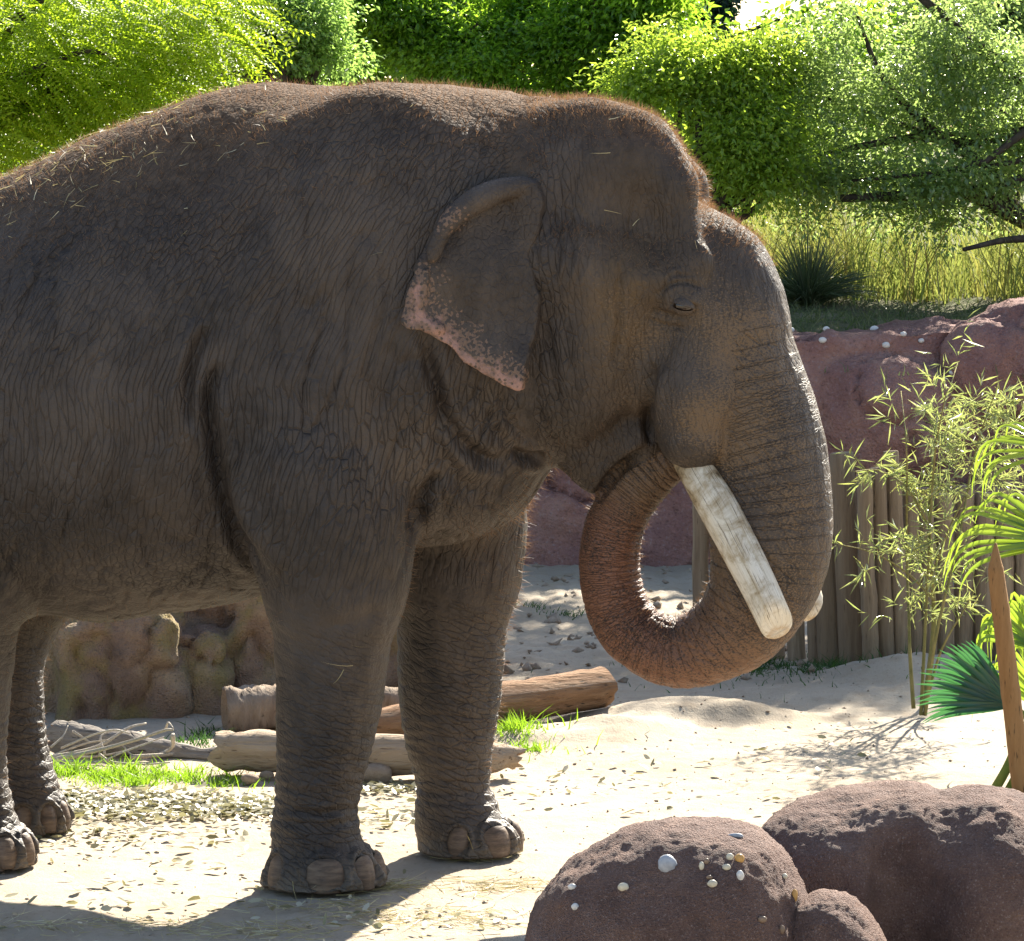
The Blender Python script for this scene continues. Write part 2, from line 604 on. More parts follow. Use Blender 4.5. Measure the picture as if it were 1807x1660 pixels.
# tawny rock outcrop seen under the belly
f = Field((-4.6, 3.6, -.2), (-.2, 6.0, 1.5), 0.028)
def slab(px0, px1, pyt, y0, depth, lean=.12, k=.03):
    a, b = atY(px0, 1180, y0)[0], atY(px1, 1180, y0)[0]
    zt = atY(px0, pyt, y0)[2]
    c, hw = (a + b) / 2, (b - a) / 2
    def fn(X, Y, Z):
        qx = np.abs(X - c + .05 * (Z - .3)) - hw + .09
        qy = np.abs(Y - y0 - depth / 2 - lean * Z) - depth / 2 + .09
        qz = Z - zt + .09
        d = np.sqrt(np.maximum(qx, 0) ** 2 + np.maximum(qy, 0) ** 2 + np.maximum(qz, 0) ** 2) + np.minimum(np.maximum(np.maximum(qx, qy), qz), 0) - .09
        return d.astype(np.float32)
    f.union((a - .3, y0 - .4, -1), (b + .3, y0 + depth + .6, zt + .3), fn, k)
slab(-420, 130, 900, 4.45, .9)
slab(95, 322, 1086, 4.22, .8, .06, .01)
slab(320, 400, 1110, 4.34, .7, .05, .01)
slab(150, 410, 1010, 4.62, .9, .1, .01)
slab(398, 560, 1000, 4.46, .9, .10, .01)
slab(540, 780, 985, 4.62, .9, .18)
slab(300, 700, 880, 5.1, .8)
tag(mobj('rock_outcrop', *rock_mesh(f, (.05, .05, .022), (1.3, 4.2, 13.0), 0.055, 11.0), TAWNY), 'tawny and purple cracked rock outcrop behind the logs, seen under the belly', 'rock')
# ================================================================== TREES AND PLANTS
def leaf_material(name, cols, trans, tfac=0.5, rough=0.38, spec=0.5):
    m = Mat(name)
    r = m.attr('rnd').outputs['Fac']
    n = len(cols)
    base = m.ramp(r, [(i / (n - 1), c) for i, c in enumerate(cols)])
    p = m.n('ShaderNodeBsdfPrincipled')
    m.l(base, p.inputs['Base Color'])
    p.inputs['Roughness'].default_value = rough
    p.inputs['Specular IOR Level'].default_value = spec
    t = m.n('ShaderNodeBsdfTranslucent')
    m.l(m.mix(0.75, base, trans), t.inputs['Color'])
    mx = m.n('ShaderNodeMixShader'); mx.inputs[0].default_value = tfac
    m.l(p.outputs[0], mx.inputs[1]); m.l(t.outputs[0], mx.inputs[2])
    m.l(mx.outputs[0], m.out.inputs[0])
    return m.m

def bark_material(name, a, b, sc=1.0):
    m = Mat(name); co = m.co('Object')
    n1 = m.noise(m.mapping(co, (1, 1, .3)), 18 * sc, 5, .65); n2 = m.noise(co, 3 * sc, 3)
    m.bsdf(m.mix(m.ramp(n1, [(0.35, 0.0), (0.65, 1.0)]), a, b), 0.9, 0.15, m.bump(n1, 0.8, 0.02))
    return m.m

def rand_unit(n, rg):
    v = rg.normal(size=(n, 3)); return v / np.linalg.norm(v, axis=1)[:, None]

def leaves(C, axis, nrm, L, W, rg, fold=0.25):
    """kite-shaped leaves folded along the midrib: V(n*4,3), F(n,4)->two tris by fold"""
    axis = axis / (np.linalg.norm(axis, axis=1)[:, None] + 1e-9)
    side = np.cross(axis, nrm); side /= np.linalg.norm(side, axis=1)[:, None] + 1e-9
    up = np.cross(side, axis)
    L = np.asarray(L).reshape(-1, 1); W = np.asarray(W).reshape(-1, 1)
    a = C - axis * L * .5
    b = C + side * W * .5 + up * W * fold - axis * L * .02
    c = C + axis * L * .5 - up * L * .12
    d = C - side * W * .5 + up * W * fold - axis * L * .02
    V = np.stack([a, b, c, d], 1).reshape(-1, 3)
    n = len(C)
    i = np.arange(n) * 4
    F = np.concatenate([np.stack([i, i + 1, i + 2], 1), np.stack([i, i + 2, i + 3], 1)])
    rnd = np.repeat(rg.random(n), 4)
    return V, F, rnd

def oval_leaves(C, axis, nrm, L, W, rg):
    axis = axis / np.linalg.norm(axis, axis=1)[:, None]
    side = np.cross(axis, nrm); side /= np.linalg.norm(side, axis=1)[:, None] + 1e-9
    up = np.cross(side, axis)
    L = L[:, None]; W = W[:, None]; n = len(C)
    curl = rg.uniform(-.25, .35, n)[:, None]
    P = []
    for a, b in ((-.5, 0), (-.22, .42), (.18, .46), (.5, 0), (.18, -.46), (-.22, -.42)):
        P.append(C + axis * L * a + side * W * b * rg.uniform(.8, 1.15, n)[:, None] + up * (curl * W * abs(b) + .25 * curl * L * a * a))
    V = np.stack(P, 1).reshape(-1, 3); i = np.arange(n) * 6
    F = np.concatenate([np.stack([i, i + 1, i + 2, i + 3], 1), np.stack([i, i + 3, i + 4, i + 5], 1)])
    return V, F, np.repeat(rg.random(n), 6)

def limb_tree(base, tips, r0, rg, bend=.25):
    parts = []
    for tip, rr in tips:
        tip = np.asarray(tip, float)
        mid = (base + tip) / 2 + rg.normal(size=3) * bend * np.linalg.norm(tip - base) * .35
        q1 = base + (mid - base) * .5 + rg.normal(size=3) * .06 + np.array([0, 0, .15 * np.linalg.norm(tip - base)])
        pth = smooth_path(np.array([base, q1, mid, tip]), 9)
        parts.append(tube(pth, np.linspace(rr, rr * .18, 9), 6))
    return parts

def make_tree(name, label, base, trunk_h, lobes, mats, n_clump, n_leaf, L, W, seed, cr=.30, droop=0.2, upper=None, group=None, upbias=.5, limbs=None, void=-.10, n_tips=34):
    """lobes: (centre, radii) ellipsoids that the clumps fill, mostly near their surface"""
    rg = np.random.default_rng(seed)
    base = np.asarray(base, float)
    root = empty(name, base)
    tag(root, label, 'tree', group)
    top = base + np.array([0, 0, trunk_h])
    lob = [(np.asarray(c, float), np.asarray(r, float)) for c, r in lobes]
    vol = np.array([np.prod(r) ** .75 for _, r in lob]); vol /= vol.sum()
    which = rg.choice(len(lob), n_clump, p=vol)
    cc = np.array([lob[w][0] for w in which]); cr_ = np.array([lob[w][1] for w in which])
    u = rand_unit(n_clump, rg) * (rg.random(n_clump) ** .45)[:, None]
    CL = cc + u * cr_ * (0.72 + .75 * np.abs(fbm(u * 1.9 + seed * 3.1, 2)))[:, None] * rg.choice([1.0, 1.0, 1.0, 1.28], n_clump)[:, None]
    CL = CL[(CL[:, 2] > base[2] + .05) & ((fbm(CL * 1.25 + seed * 7.7, 2) > void) | (CL[:, 2] > (upper or 99)))]
    n_clump = len(CL)
    # trunk and limbs
    parts = [tube(smooth_path(np.array([base + [0, 0, -.1], base + [.05, 0, trunk_h * .5], top]), 7), np.linspace(.16, .11, 7) * (trunk_h / 3 + .5), 9)]
    tips = [(CL[i], .035 + .03 * rg.random()) for i in rg.choice(np.nonzero(CL[:, 2] < (upper or 99))[0], n_tips)]
    if limbs:
        for pth, r0 in limbs:
            parts.append(tube(smooth_path(np.array(pth), 14), np.linspace(r0, r0 * .3, 14), 8))
    parts += limb_tree(top, tips, .06, rg)
    V, F = merge(parts)
    mobj('trunk', V - base, F, mats[1], root)
    size = rg.uniform(.55, 1.3, n_clump)
    cnt = np.maximum((n_leaf * size ** 2 / (size ** 2).sum()).astype(int), 1)
    k = np.repeat(np.arange(n_clump), cnt)
    n = len(k)
    off = rand_unit(n, rg) * (rg.random(n) ** .5)[:, None] * (cr * size[k])[:, None] * np.array([1.15, 1.15, .75])
    C = CL[k] + off
    ax = off / (np.linalg.norm(off, axis=1)[:, None] + 1e-6) + .8 * rand_unit(n, rg) + np.array([0, 0, -droop])
    nr = rand_unit(n, rg) + np.array([0, 0, upbias * 2])
    sc = rg.uniform(.7, 1.25, n)
    big = 1.0
    if upper is not None:      # high leaves are larger and fewer
        big = np.where(C[:, 2] > upper, 2.1, 1.0)
        keep = (C[:, 2] <= upper) | (rg.random(n) < .30)
        C, ax, nr, sc, big = C[keep], ax[keep], nr[keep], sc[keep], big[keep]
    V, F, rnd = leaves(C, ax, nr, L * sc * big, W * sc * big, rg)
    # neighbouring leaves on one spray are alike in tint
    tint = np.repeat(np.clip(.5 + .45 * fbm(C * 1.6 + seed, 2), 0, 1), 4)
    mobj('crown', V - base, F, mats[0], root, False, {'rnd': ('FLOAT', np.clip(.5 * rnd + .5 * tint, 0, 1))})
    return root

BARK = bark_material('grey_bark', (.032, .026, .020), (.075, .062, .050))
LIME = leaf_material('lime_leaf', [(.12, .20, .014), (.19, .28, .02), (.28, .36, .03)], (.50, .68, .03), .60, .45, .3)
PALE = leaf_material('pale_green_leaf', [(.07, .14, .03), (.13, .24, .05), (.21, .32, .09)], (.45, .68, .14), .50, .28, .7)
DEEP = leaf_material('deep_green_leaf', [(.04, .10, .012), (.08, .18, .020), (.16, .29, .03)], (.46, .74, .05), .54, .28, .6)
OAK = leaf_material('oak_leaf', [(.05, .10, .04), (.10, .17, .07), (.19, .25, .12)], (.52, .70, .18), .48, .27, 1.0)
YELLOW = leaf_material('yellow_green_leaf', [(.07, .15, .018), (.13, .23, .025), (.24, .33, .045)], (.55, .74, .07), .52, .32, .6)
DARK = leaf_material('dark_needle', [(.008, .025, .014), (.015, .042, .022), (.03, .065, .03)], (.03, .09, .03), .2, .4, .4)

def W(px, py, Y):
    return atY(px, py, Y)

def lobe(px, py, Y, rpx, rpy, ry):
    return (atY(px, py, Y), (rpx / ppm(Y), ry, rpy / ppm(Y)))

TZ = 1.40
def tb(px, Y):
    p = atY(px, 400, Y); p[2] = TZ + .02; return p

GRP = 'trees behind the enclosure'
# far backdrop trees
make_tree('broadleaf_tree', 'far dark broadleaf tree behind the feathery lime tree at the left', tb(100, 25), 2.2, [lobe(20, 120, 25, 330, 330, 1.5), lobe(330, 40, 25, 300, 300, 1.4)], (DEEP, BARK), 260, 17000, .10, .05, 21, .36, void=-9, group=GRP)
make_tree('broadleaf_tree', 'far green broadleaf tree rising over the elephant\'s shoulder', tb(620, 24), 2.2, [lobe(560, 90, 24, 270, 330, 1.5), lobe(840, 90, 24, 260, 330, 1.4)], (DEEP, BARK), 260, 17000, .10, .05, 22, .36, void=-9, group=GRP)
make_tree('broadleaf_tree', 'far broadleaf tree glimpsed behind the yellow-green shrub', tb(1180, 23), 1.5, [lobe(1160, 230, 23, 230, 210, 1.5), lobe(1400, 250, 23, 220, 190, 1.4), lobe(1460, 90, 23, 130, 120, 1.2)], (DEEP, BARK), 240, 14000, .10, .05, 23, .34, void=-9, group=GRP)
make_tree('broadleaf_tree', 'far tree filling the gaps behind the silvery oak', tb(1760, 24), 2.2, [lobe(1640, 170, 24, 230, 300, 1.5), lobe(1880, 150, 24, 240, 330, 1.4)], (OAK, BARK), 260, 16000, .09, .05, 24, .36, void=-9, group=GRP)
# dark evergreen in the distance
make_tree('evergreen_tree', 'distant dark blue-green evergreen beside the patch of sky', tb(1245, 33), 3.0, [lobe(1245, 20, 33, 62, 130, .6), lobe(1215, -60, 33, 70, 130, .6)], (DARK, BARK), 150, 15000, .09, .035, 25, .24, group=GRP)
# deep green laurel-like trees in the middle
make_tree('laurel_tree', 'glossy deep green tree above the middle of the elephant\'s back', tb(760, 15.5), 1.4, [lobe(735, 60, 15.5, 145, 150, .45), lobe(900, 90, 15.0, 120, 120, .4), lobe(660, 20, 15.3, 70, 90, .35), lobe(980, 20, 15.2, 80, 90, .35)], (DEEP, BARK), 620, 52000, .052, .023, 31, .22, upper=3.9, group=GRP)
make_tree('laurel_tree', 'glossy bright green tree above the elephant\'s forehead', tb(1060, 14.8), 1.4, [lobe(1060, 70, 14.8, 120, 130, .45), lobe(1130, 30, 14.6, 70, 100, .35)], (DEEP, BARK), 520, 46000, .052, .023, 32, .22, upper=3.9, group=GRP)
# pale small-leaved tree
make_tree('privet_tree', 'pale green small-leaved tree between the lime and the dark trees', tb(500, 13.0), 1.3, [lobe(510, 70, 13, 115, 120, .4), lobe(410, 20, 12.8, 120, 110, .35)], (PALE, BARK), 520, 34000, .042, .020, 33, .21, upper=3.9, group=GRP)
# yellow-green shrub by the forehead
make_tree('young_tree', 'yellow-green shrubby tree just right of the elephant\'s forehead', tb(1250, 13.2), .6, [lobe(1215, 200, 13.2, 90, 90, .3), lobe(1300, 300, 13.0, 80, 90, .3), lobe(1160, 120, 13.4, 80, 70, .3), lobe(1270, 140, 13.2, 70, 50, .25), lobe(1340, 210, 13.1, 60, 60, .25), lobe(1330, 110, 13.3, 60, 50, .25), lobe(1120, 150, 13.3, 50, 60, .25), lobe(1390, 290, 13.0, 40, 60, .2)], (YELLOW, BARK), 520, 26000, .048, .021, 34, .25, group=GRP)
# silvery oak on the right; its limbs come in from outside the frame
oY = 13.6
oak_limbs = [([W(1960, 560, oY), W(1900, 430, oY), W(1800, 385, oY - .1), W(1690, 335, oY - .2), W(1600, 345, oY - .3), W(1480, 350, oY - .4)], .085),
             ([W(1800, 385, oY - .1), W(1740, 300, oY), W(1660, 245, oY), W(1560, 250, oY), W(1440, 275, oY - .2)], .055),
             ([W(1960, 560, oY), W(1880, 435, oY - .5), W(1790, 422, oY - .7), W(1700, 440, oY - .9)], .045),
             ([W(1900, 430, oY), W(1850, 200, oY), W(1700, 60, oY), W(1560, -60, oY)], .07),
             ([W(1660, 245, oY), W(1560, 140, oY), W(1510, 20, oY)], .035),
             ([W(1960, 560, oY), (5.3, 13.9, 4.0), (5.1, 13.4, 5.0), (3.9, 13.0, 5.1), (2.5, 12.9, 4.9)], .09), ([(5.1, 13.4, 5.0), (4.3, 12.9, 5.7), (2.9, 12.7, 5.8)], .05)]  # unseen overhead limbs, added to carry the shading lobes
make_tree('oak_tree', 'silvery green oak with dark crooked limbs at the right', tb(1975, oY), 1.0,
          [lobe(1490, 170, oY, 180, 190, .5), lobe(1700, 120, oY, 190, 200, .5), lobe(1640, 330, oY - .3, 180, 85, .45), lobe(1440, 330, oY - .3, 100, 90, .4), lobe(1375, 250, oY - .4, 60, 110, .3), lobe(1850, 250, oY, 170, 190, .5), lobe(1400, 120, oY, 80, 90, .4),
           ((2.2, 14.2, 4.75), (1.5, .5, .45)), ((3.9, 14.1, 4.85), (1.2, .5, .45)), ((2.7, 12.9, 4.9), (1.5, .75, .75)), ((4.6, 13.0, 5.3), (1.5, .8, .9)), ((3.6, 12.6, 5.8), (1.6, .7, .6)), ((1.6, 13.2, 4.6), (.8, .6, .5))],  # high lobes above the view, added to shade the ground around the fence
          (OAK, BARK), 1500, 128000, .044, .023, 35, .19, upper=4.05, group=GRP, limbs=oak_limbs, upbias=.8, n_tips=8, void=-.28)

# feathery lime tree at the left: sprays of paired leaflets
def feathery_tree():
    rg = np.random.default_rng(41)
    Y = 9.6
    base = W(-260, 500, Y); base[2] = 0.0
    root = empty('feathery_tree', base)
    tag(root, 'lime green feathery-leaved tree with drooping sprays at the upper left', 'tree', GRP)
    lob = [lobe(120, 60, Y, 230, 150, .7), lobe(330, 40, Y - .3, 150, 95, .6), lobe(30, 200, Y, 150, 120, .6), lobe(200, 170, Y - .2, 140, 90, .5), lobe(-200, 100, Y, 250, 250, .8)]
    vol = np.array([np.prod(r) ** .8 for _, r in lob]); vol /= vol.sum()
    n = 3600
    w = rg.choice(len(lob), n, p=vol)
    c = np.array([lob[i][0] for i in w]); r = np.array([lob[i][1] for i in w])
    S = c + rand_unit(n, rg) * (rg.random(n) ** .4)[:, None] * r
    d = np.array([.75, -.15, -.35]) + .55 * rand_unit(n, rg)
    d /= np.linalg.norm(d, axis=1)[:, None]
    nrm = rand_unit(n, rg) * .6 + np.array([0, -.2, 1.0])
    side = np.cross(d, nrm); side /= np.linalg.norm(side, axis=1)[:, None]
    ln = rg.uniform(.16, .30, n)
    Cs, As, Ns = [], [], []
    for j in range(9):
        for sg in (-1, 1):
            t = (j + .5) / 9
            pos = S + d * (ln * t)[:, None] + np.array([0, 0, -.05]) * (t * t)
            a = side * sg + d * .55
            hw = .030
            Cs.append(pos + a * hw * .5); As.append(a); Ns.append(nrm)
    C = np.concatenate(Cs); A = np.concatenate(As); N = np.concatenate(Ns)
    V, F, _ = leaves(C, A, N, np.full(len(C), .042), np.full(len(C), .017), rg, .1)
    rnd = np.repeat(np.tile(np.clip(rg.random(n) * .6 + .4 * (.5 + fbm(S * 2, 2)), 0, 1), 18), 4)
    mobj('crown', V - base, F, LIME, root, False, {'rnd': ('FLOAT', rnd)})
    top = base + np.array([0, 0, 1.9])
    parts = [tube(smooth_path(np.array([base, base + [.05, 0, 1.0], top]), 6), np.linspace(.13, .09, 6), 8)]
    for tip in [(40, 20), (150, 90), (260, 60), (90, 190), (330, 20), (180, 150), (10, 130), (400, 40), (210, -100)]:
        e = W(tip[0], tip[1], Y + rg.uniform(-.3, .3))
        mid = (top + e) / 2 + np.array([0, 0, .25])
        parts.append(tube(smooth_path(np.array([top, mid, e, e + [.25, 0, -.15]]), 10), np.linspace(.035, .005, 10), 6))
    V, F = merge(parts)
    mobj('trunk', V - base, F, BARK, root)
feathery_tree()

# ---- blades (grass, reeds): tapering ribbons of three segments
def blades(B, D, bend, Ln, Wd, rg, seg=3):
    n = len(B)
    D = D / np.linalg.norm(D, axis=1)[:, None]
    side = np.cross(D, rand_unit(n, rg)); side /= np.linalg.norm(side, axis=1)[:, None]
    Vs = []
    for i in range(seg + 1):
        t = i / seg
        c = B + D * (Ln * t)[:, None] + bend * (Ln * t * t)[:, None]
        w = (Wd * (1 - t) ** .7 * .5)[:, None]
        if i < seg:
            Vs += [c - side * w, c + side * w]
        else:
            Vs += [c]
    k = 2 * seg + 1
    V = np.stack(Vs, 1).reshape(-1, 3)
    o = np.arange(n) * k
    F = []
    for i in range(seg - 1):
        F.append(np.stack([o + 2 * i, o + 2 * i + 1, o + 2 * i + 3], 1)); F.append(np.stack([o + 2 * i, o + 2 * i + 3, o + 2 * i + 2], 1))
    F.append(np.stack([o + 2 * seg - 2, o + 2 * seg - 1, o + 2 * seg], 1))
    return V, np.concatenate(F), np.repeat(rg.random(n), k)

REED = leaf_material('dry_reed', [(.06, .13, .03), (.10, .18, .04), (.16, .23, .06), (.26, .25, .09), (.30, .19, .07), (.26, .11, .045)], (.38, .42, .09), .40, .5, .3)
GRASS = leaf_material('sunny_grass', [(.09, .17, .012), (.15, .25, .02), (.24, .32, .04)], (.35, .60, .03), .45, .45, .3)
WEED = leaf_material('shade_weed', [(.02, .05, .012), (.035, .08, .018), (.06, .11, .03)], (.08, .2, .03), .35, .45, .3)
TERRG = leaf_material('terrace_grass', [(.06, .08, .035), (.10, .13, .05), (.20, .19, .10)], (.16, .22, .06), .35, .5, .3)  # lighter than the weeds: partial sun on the terrace is put into the colour
TUSS = leaf_material('tussock_blade', [(.045, .06, .03), (.07, .10, .05), (.12, .13, .08)], (.10, .16, .05), .3, .4, .4)

def reed_bed():
    rg = np.random.default_rng(51)
    n = 4300
    nc = 150
    cpx = rg.uniform(1210, 1960, nc); cY = rg.uniform(13.0, 16.0, nc)
    w = rg.integers(0, nc, n); hue = rg.random(nc); tall = rg.uniform(.45, 1.15, nc)
    Y = cY[w] + .16 * rg.normal(size=n)
    X = (cpx[w] - PW / 2) / FPX * (cY[w] + 14) + .14 * rg.normal(size=n)
    z = terrace_z(X, Y)
    B = np.stack([X, Y, z], 1)
    D = np.array([0, 0, 1.0]) + .16 * rg.normal(size=(n, 3))
    bend = np.stack([.35 * rg.normal(size=n), .35 * rg.normal(size=n), -.30 * rg.random(n)], 1)
    Ln = rg.uniform(.45, 1.05, n) * tall[w]
    V, F, r = blades(B, D, bend, Ln, rg.uniform(.007, .016, n), rg)
    r = np.clip(.35 * r + .65 * np.repeat(hue[w], 7), 0, 1)
    tag(mobj('reed_bed', V, F, REED, None, False, {'rnd': ('FLOAT', r)}), 'dry yellow and rust reeds standing under the oak', 'reeds', kind='stuff')
reed_bed()

def tussock():
    rg = np.random.default_rng(52)
    c = W(1425, 548, 12.7); c[2] = terrace_z(c[:1], c[1:2])[0]
    root = empty('grass_tussock', c); tag(root, 'dark fountain-shaped grass tussock on the terrace beside the trunk', 'grass')
    n = 900
    a = rg.uniform(0, 2 * math.pi, n); s = rg.random(n) ** .6
    D = np.stack([np.cos(a) * s * .85, np.sin(a) * s * .85, 1.0 - .35 * s], 1)
    B = np.stack([np.cos(a) * .07 * s, np.sin(a) * .07 * s, 0 * a], 1)
    bend = np.stack([np.cos(a) * .3 * s, np.sin(a) * .3 * s, -.62 * s], 1)
    V, F, r = blades(B, D, bend, rg.uniform(.35, .62, n), np.full(n, .010), rg, 4)
    tag(mobj('blade', V, F, TUSS, root, False, {'rnd': ('FLOAT', r)}), kind='stuff')
tussock()

def grass_patch(name, label, spots, n, L, mat, seed, wd=.006, zf=None):
    rg = np.random.default_rng(seed)
    Bs = []
    wsum = np.array([s[2] * s[3] for s in spots], float); wsum /= wsum.sum()
    pick = rg.choice(len(spots), n, p=wsum)
    sp = np.array(spots, float)[pick]
    sp_ = rg.choice([.45, .8, 1.5], n)
    X = sp[:, 0] + sp[:, 2] * rg.normal(size=n) * sp_; Y = sp[:, 1] + sp[:, 3] * rg.normal(size=n) * sp_
    z = (zf or ground_z)(X, Y)
    B = np.stack([X, Y, z - .004], 1)
    D = np.array([0, 0, 1.0]) + .40 * rg.normal(size=(n, 3))
    bend = np.stack([.4 * rg.normal(size=n), .4 * rg.normal(size=n), -.2 * rg.random(n)], 1)
    tuft = np.clip(.85 + 1.3 * fbm(B * 5.5, 2), .25, 1.6)
    V, F, r = blades(B, D, bend, L * rg.uniform(.5, 1.3, n) * tuft, wd * rg.uniform(.7, 1.4, n), rg, 2)
    return tag(mobj(name, V, F, mat, None, False, {'rnd': ('FLOAT', r)}), label, 'grass', kind='stuff')

def gs(px, py, rpx, rY):
    g = atG(px, py); return (g[0], g[1], rpx / ppm(g[1]), rY)
grass_patch('grass', 'bright green grass growing along the logs', [gs(180, 1366, 60, .10), gs(290, 1366, 60, .09), gs(395, 1378, 24, .08), gs(130, 1358, 40, .08), gs(240, 1378, 40, .08), gs(340, 1372, 30, .07), gs(682, 1262, 40, .12), gs(905, 1305, 40, .13), gs(945, 1325, 24, .06), gs(690, 1228, 25, .08)], 2600, .075, GRASS, 61)
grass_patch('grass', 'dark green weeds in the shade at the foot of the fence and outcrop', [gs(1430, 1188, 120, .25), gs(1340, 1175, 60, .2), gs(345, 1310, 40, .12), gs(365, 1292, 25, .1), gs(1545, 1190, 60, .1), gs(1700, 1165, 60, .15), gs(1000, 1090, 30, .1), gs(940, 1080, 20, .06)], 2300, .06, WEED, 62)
tz = lambda x, y: terrace_z(x, y)
grass_patch('grass', 'short mixed grass on top of the terrace bank', [(x, y, .4, .35) for x in np.arange(.6, 4.6, .4) for y in (11.5, 12.0, 12.5)], 5200, .075, TERRG, 63, .008, tz)
# ================================================================== ELEPHANT
EYAW = R(16.0)
EO = np.array([-0.39, 0.52, 0.0])
EU = np.array([math.cos(EYAW), -math.sin(EYAW), 0.0])
EV = np.array([math.sin(EYAW), math.cos(EYAW), 0.0])

def E(px, py, t):
    """photo pixel -> elephant frame (forward s, lateral t, up z), t>0 is the far side"""
    d = ray(px, py)
    lam = (t - (CAM - EO) @ EV) / (d @ EV)
    P = CAM + d * lam - EO
    return np.array([P @ EU, t, P[2]])

def Ew(L):
    return EO + L[:, :1] * EU + L[:, 1:2] * EV + np.array([0, 0, 1.0]) * L[:, 2:3]

PM = 505.0      # pixels per metre near the animal

def build_elephant_field():
    fld = Field((-3.0, -0.96, -0.05), (1.72, 0.96, 2.92), 0.0125)
    # --- torso loft: (px, top py, bottom py, half width)
    sec = [(-520, 640, 860, .16), (-470, 540, 960, .38), (-400, 455, 1030, .54), (-300, 405, 1065, .66), (-150, 362, 1080, .74),
           (0, 316, 1086, .79), (90, 281, 1082, .81), (186, 236, 1082, .82), (300, 191, 1080, .80), (400, 158, 1066, .75),
           (484, 147, 1040, .70), (570, 151, 1010, .645), (650, 152, 985, .60), (720, 152, 960, .56), (780, 158, 938, .54),
           (840, 175, 905, .50), (900, 179, 868, .46), (960, 180, 815, .40), (1030, 215, 760, .30)]
    tab = []
    for px, tp, bt, hw in sec:
        a, b = E(px, tp, 0), E(px, bt, 0)
        tab.append(((a[0] + b[0]) / 2, a[2], b[2], hw))
    tab = np.array(tab)
    ss = np.linspace(tab[0, 0], tab[-1, 0], 400)
    dense = smooth_path(tab, 400)
    S = dense[:, 0]
    def torso(X, Y, Z):
        x = X[:, 0, 0]
        top = np.interp(x, S, dense[:, 1])[:, None, None]
        bot = np.interp(x, S, dense[:, 2])[:, None, None]
        w = np.interp(x, S, dense[:, 3])[:, None, None]
        cz = bot + (top - bot) * 0.44
        hu, hd = top - cz, cz - bot
        dz = Z - cz
        hz = np.where(dz > 0, hu, hd)
        nn = np.where(dz > 0, 1.95, 2.25)
        q = ((np.abs(Y) / w) ** nn + (np.abs(dz) / hz) ** nn) ** (1 / nn)
        d = (q - 1) * np.minimum(w, np.minimum(hu, hd)) * 0.95
        e = np.maximum(S[0] - x, x - S[-1])[:, None, None]
        return np.maximum(d, e).astype(np.float32)
    fld.union((-3, -1, -.1), (1.0, 1, 3), torso, 0.0)

    def leg(pts, k=0.10, ky=1.0):
        a = np.array([[*E(px, py, t), r / PM] for px, py, t, r in pts])
        a = smooth_path(a, 6 * len(a)) if len(a) > 2 else a
        fld.chain([(q[:3], q[3]) for q in a[:len(a) // 3 + 1]], k, ky)      # the root blends into the trunk
        fld.chain([(q[:3], q[3]) for q in a[len(a) // 3:]], .02, ky)
    # --- shoulders
    for sg in (-1, 1):
        dx = 0 if sg < 0 else 170
        fld.ell(E(640 + dx, 490, sg * .35), (.40, .20, .60), 0.30, rot=R(-12))
        fld.ell(E(545 + dx, 760, sg * .40), (.33, .21, .42), 0.10, rot=R(8))
    # --- near fore leg
    T = -.385
    leg([(560, 830, T, 150), (580, 930, T, 130), (592, 1010, T, 112), (588, 1100, T, 99), (582, 1200, T, 92), (574, 1290, T, 83),
         (563, 1370, T, 73), (556, 1430, T, 68), (557, 1480, T, 76)], .06)
    leg([(557, 1480, T, 74), (567, 1557, T, 117)], .05)
    # --- far fore leg
    T = .385
    leg([(790, 800, T, 135), (802, 900, T, 116), (804, 980, T, 107), (798, 1080, T, 98), (794, 1190, T, 92), (793, 1290, T, 80),
         (800, 1370, T, 64), (802, 1410, T, 64), (808, 1450, T, 80)], .06)
    leg([(808, 1450, T, 76), (825, 1500, T, 104)], .05)
    # --- near hind leg (mostly left of the frame)
    T = -.36
    leg([(-210, 660, -.42, 250), (-170, 820, -.44, 215), (-120, 960, -.42, 165), (-95, 1080, -.39, 128), (-85, 1190, T, 104), (-78, 1290, T, 88),
         (-62, 1390, T, 76), (-48, 1450, T, 74)], .12)
    leg([(-48, 1450, T, 74), (-30, 1515, T, 98)], .05)
    # --- far hind leg
    T = .36
    leg([(-130, 660, .42, 250), (-60, 820, .44, 215), (-20, 960, .42, 165), (0, 1060, .39, 120), (2, 1150, T, 82), (5, 1250, T, 74),
         (22, 1350, T, 68), (40, 1400, T, 68)], .12)
    leg([(40, 1400, T, 68), (50, 1455, T, 82)], .05)
    # flank fold running from the belly to the hind knee, and the sheath
    leg([(230, 985, -.25, 60), (110, 1000, -.20, 48), (10, 1040, -.25, 60)], .14)
    leg([(220, 1005, .15, 60), (110, 1020, .30, 55), (40, 1075, .36, 70)], .12)
    leg([(130, 1012, 0, 42), (60, 1030, 0, 40), (10, 1045, 0, 38)], .06)
    # --- tail, hanging behind the rump
    fld.chain([(E(-515, 650, 0), .09), (E(-560, 800, 0), .06), (E(-565, 1000, 0), .042), (E(-560, 1180, 0), .035)], .08)

    # --- neck, chest and throat
    fld.ell(E(800, 800, 0), (.30, .36, .30), .14)
    fld.cone(E(830, 420, 0), E(980, 460, 0), .45, .38, .16)
    for sg in (-1, 1):
        fld.cone(E(800, 560, sg * .22), E(890, 770, sg * .12), .22, .12, .08)
    # --- skull
    fld.ell(E(1000, 390, 0), (.37, .335, .385), .08)
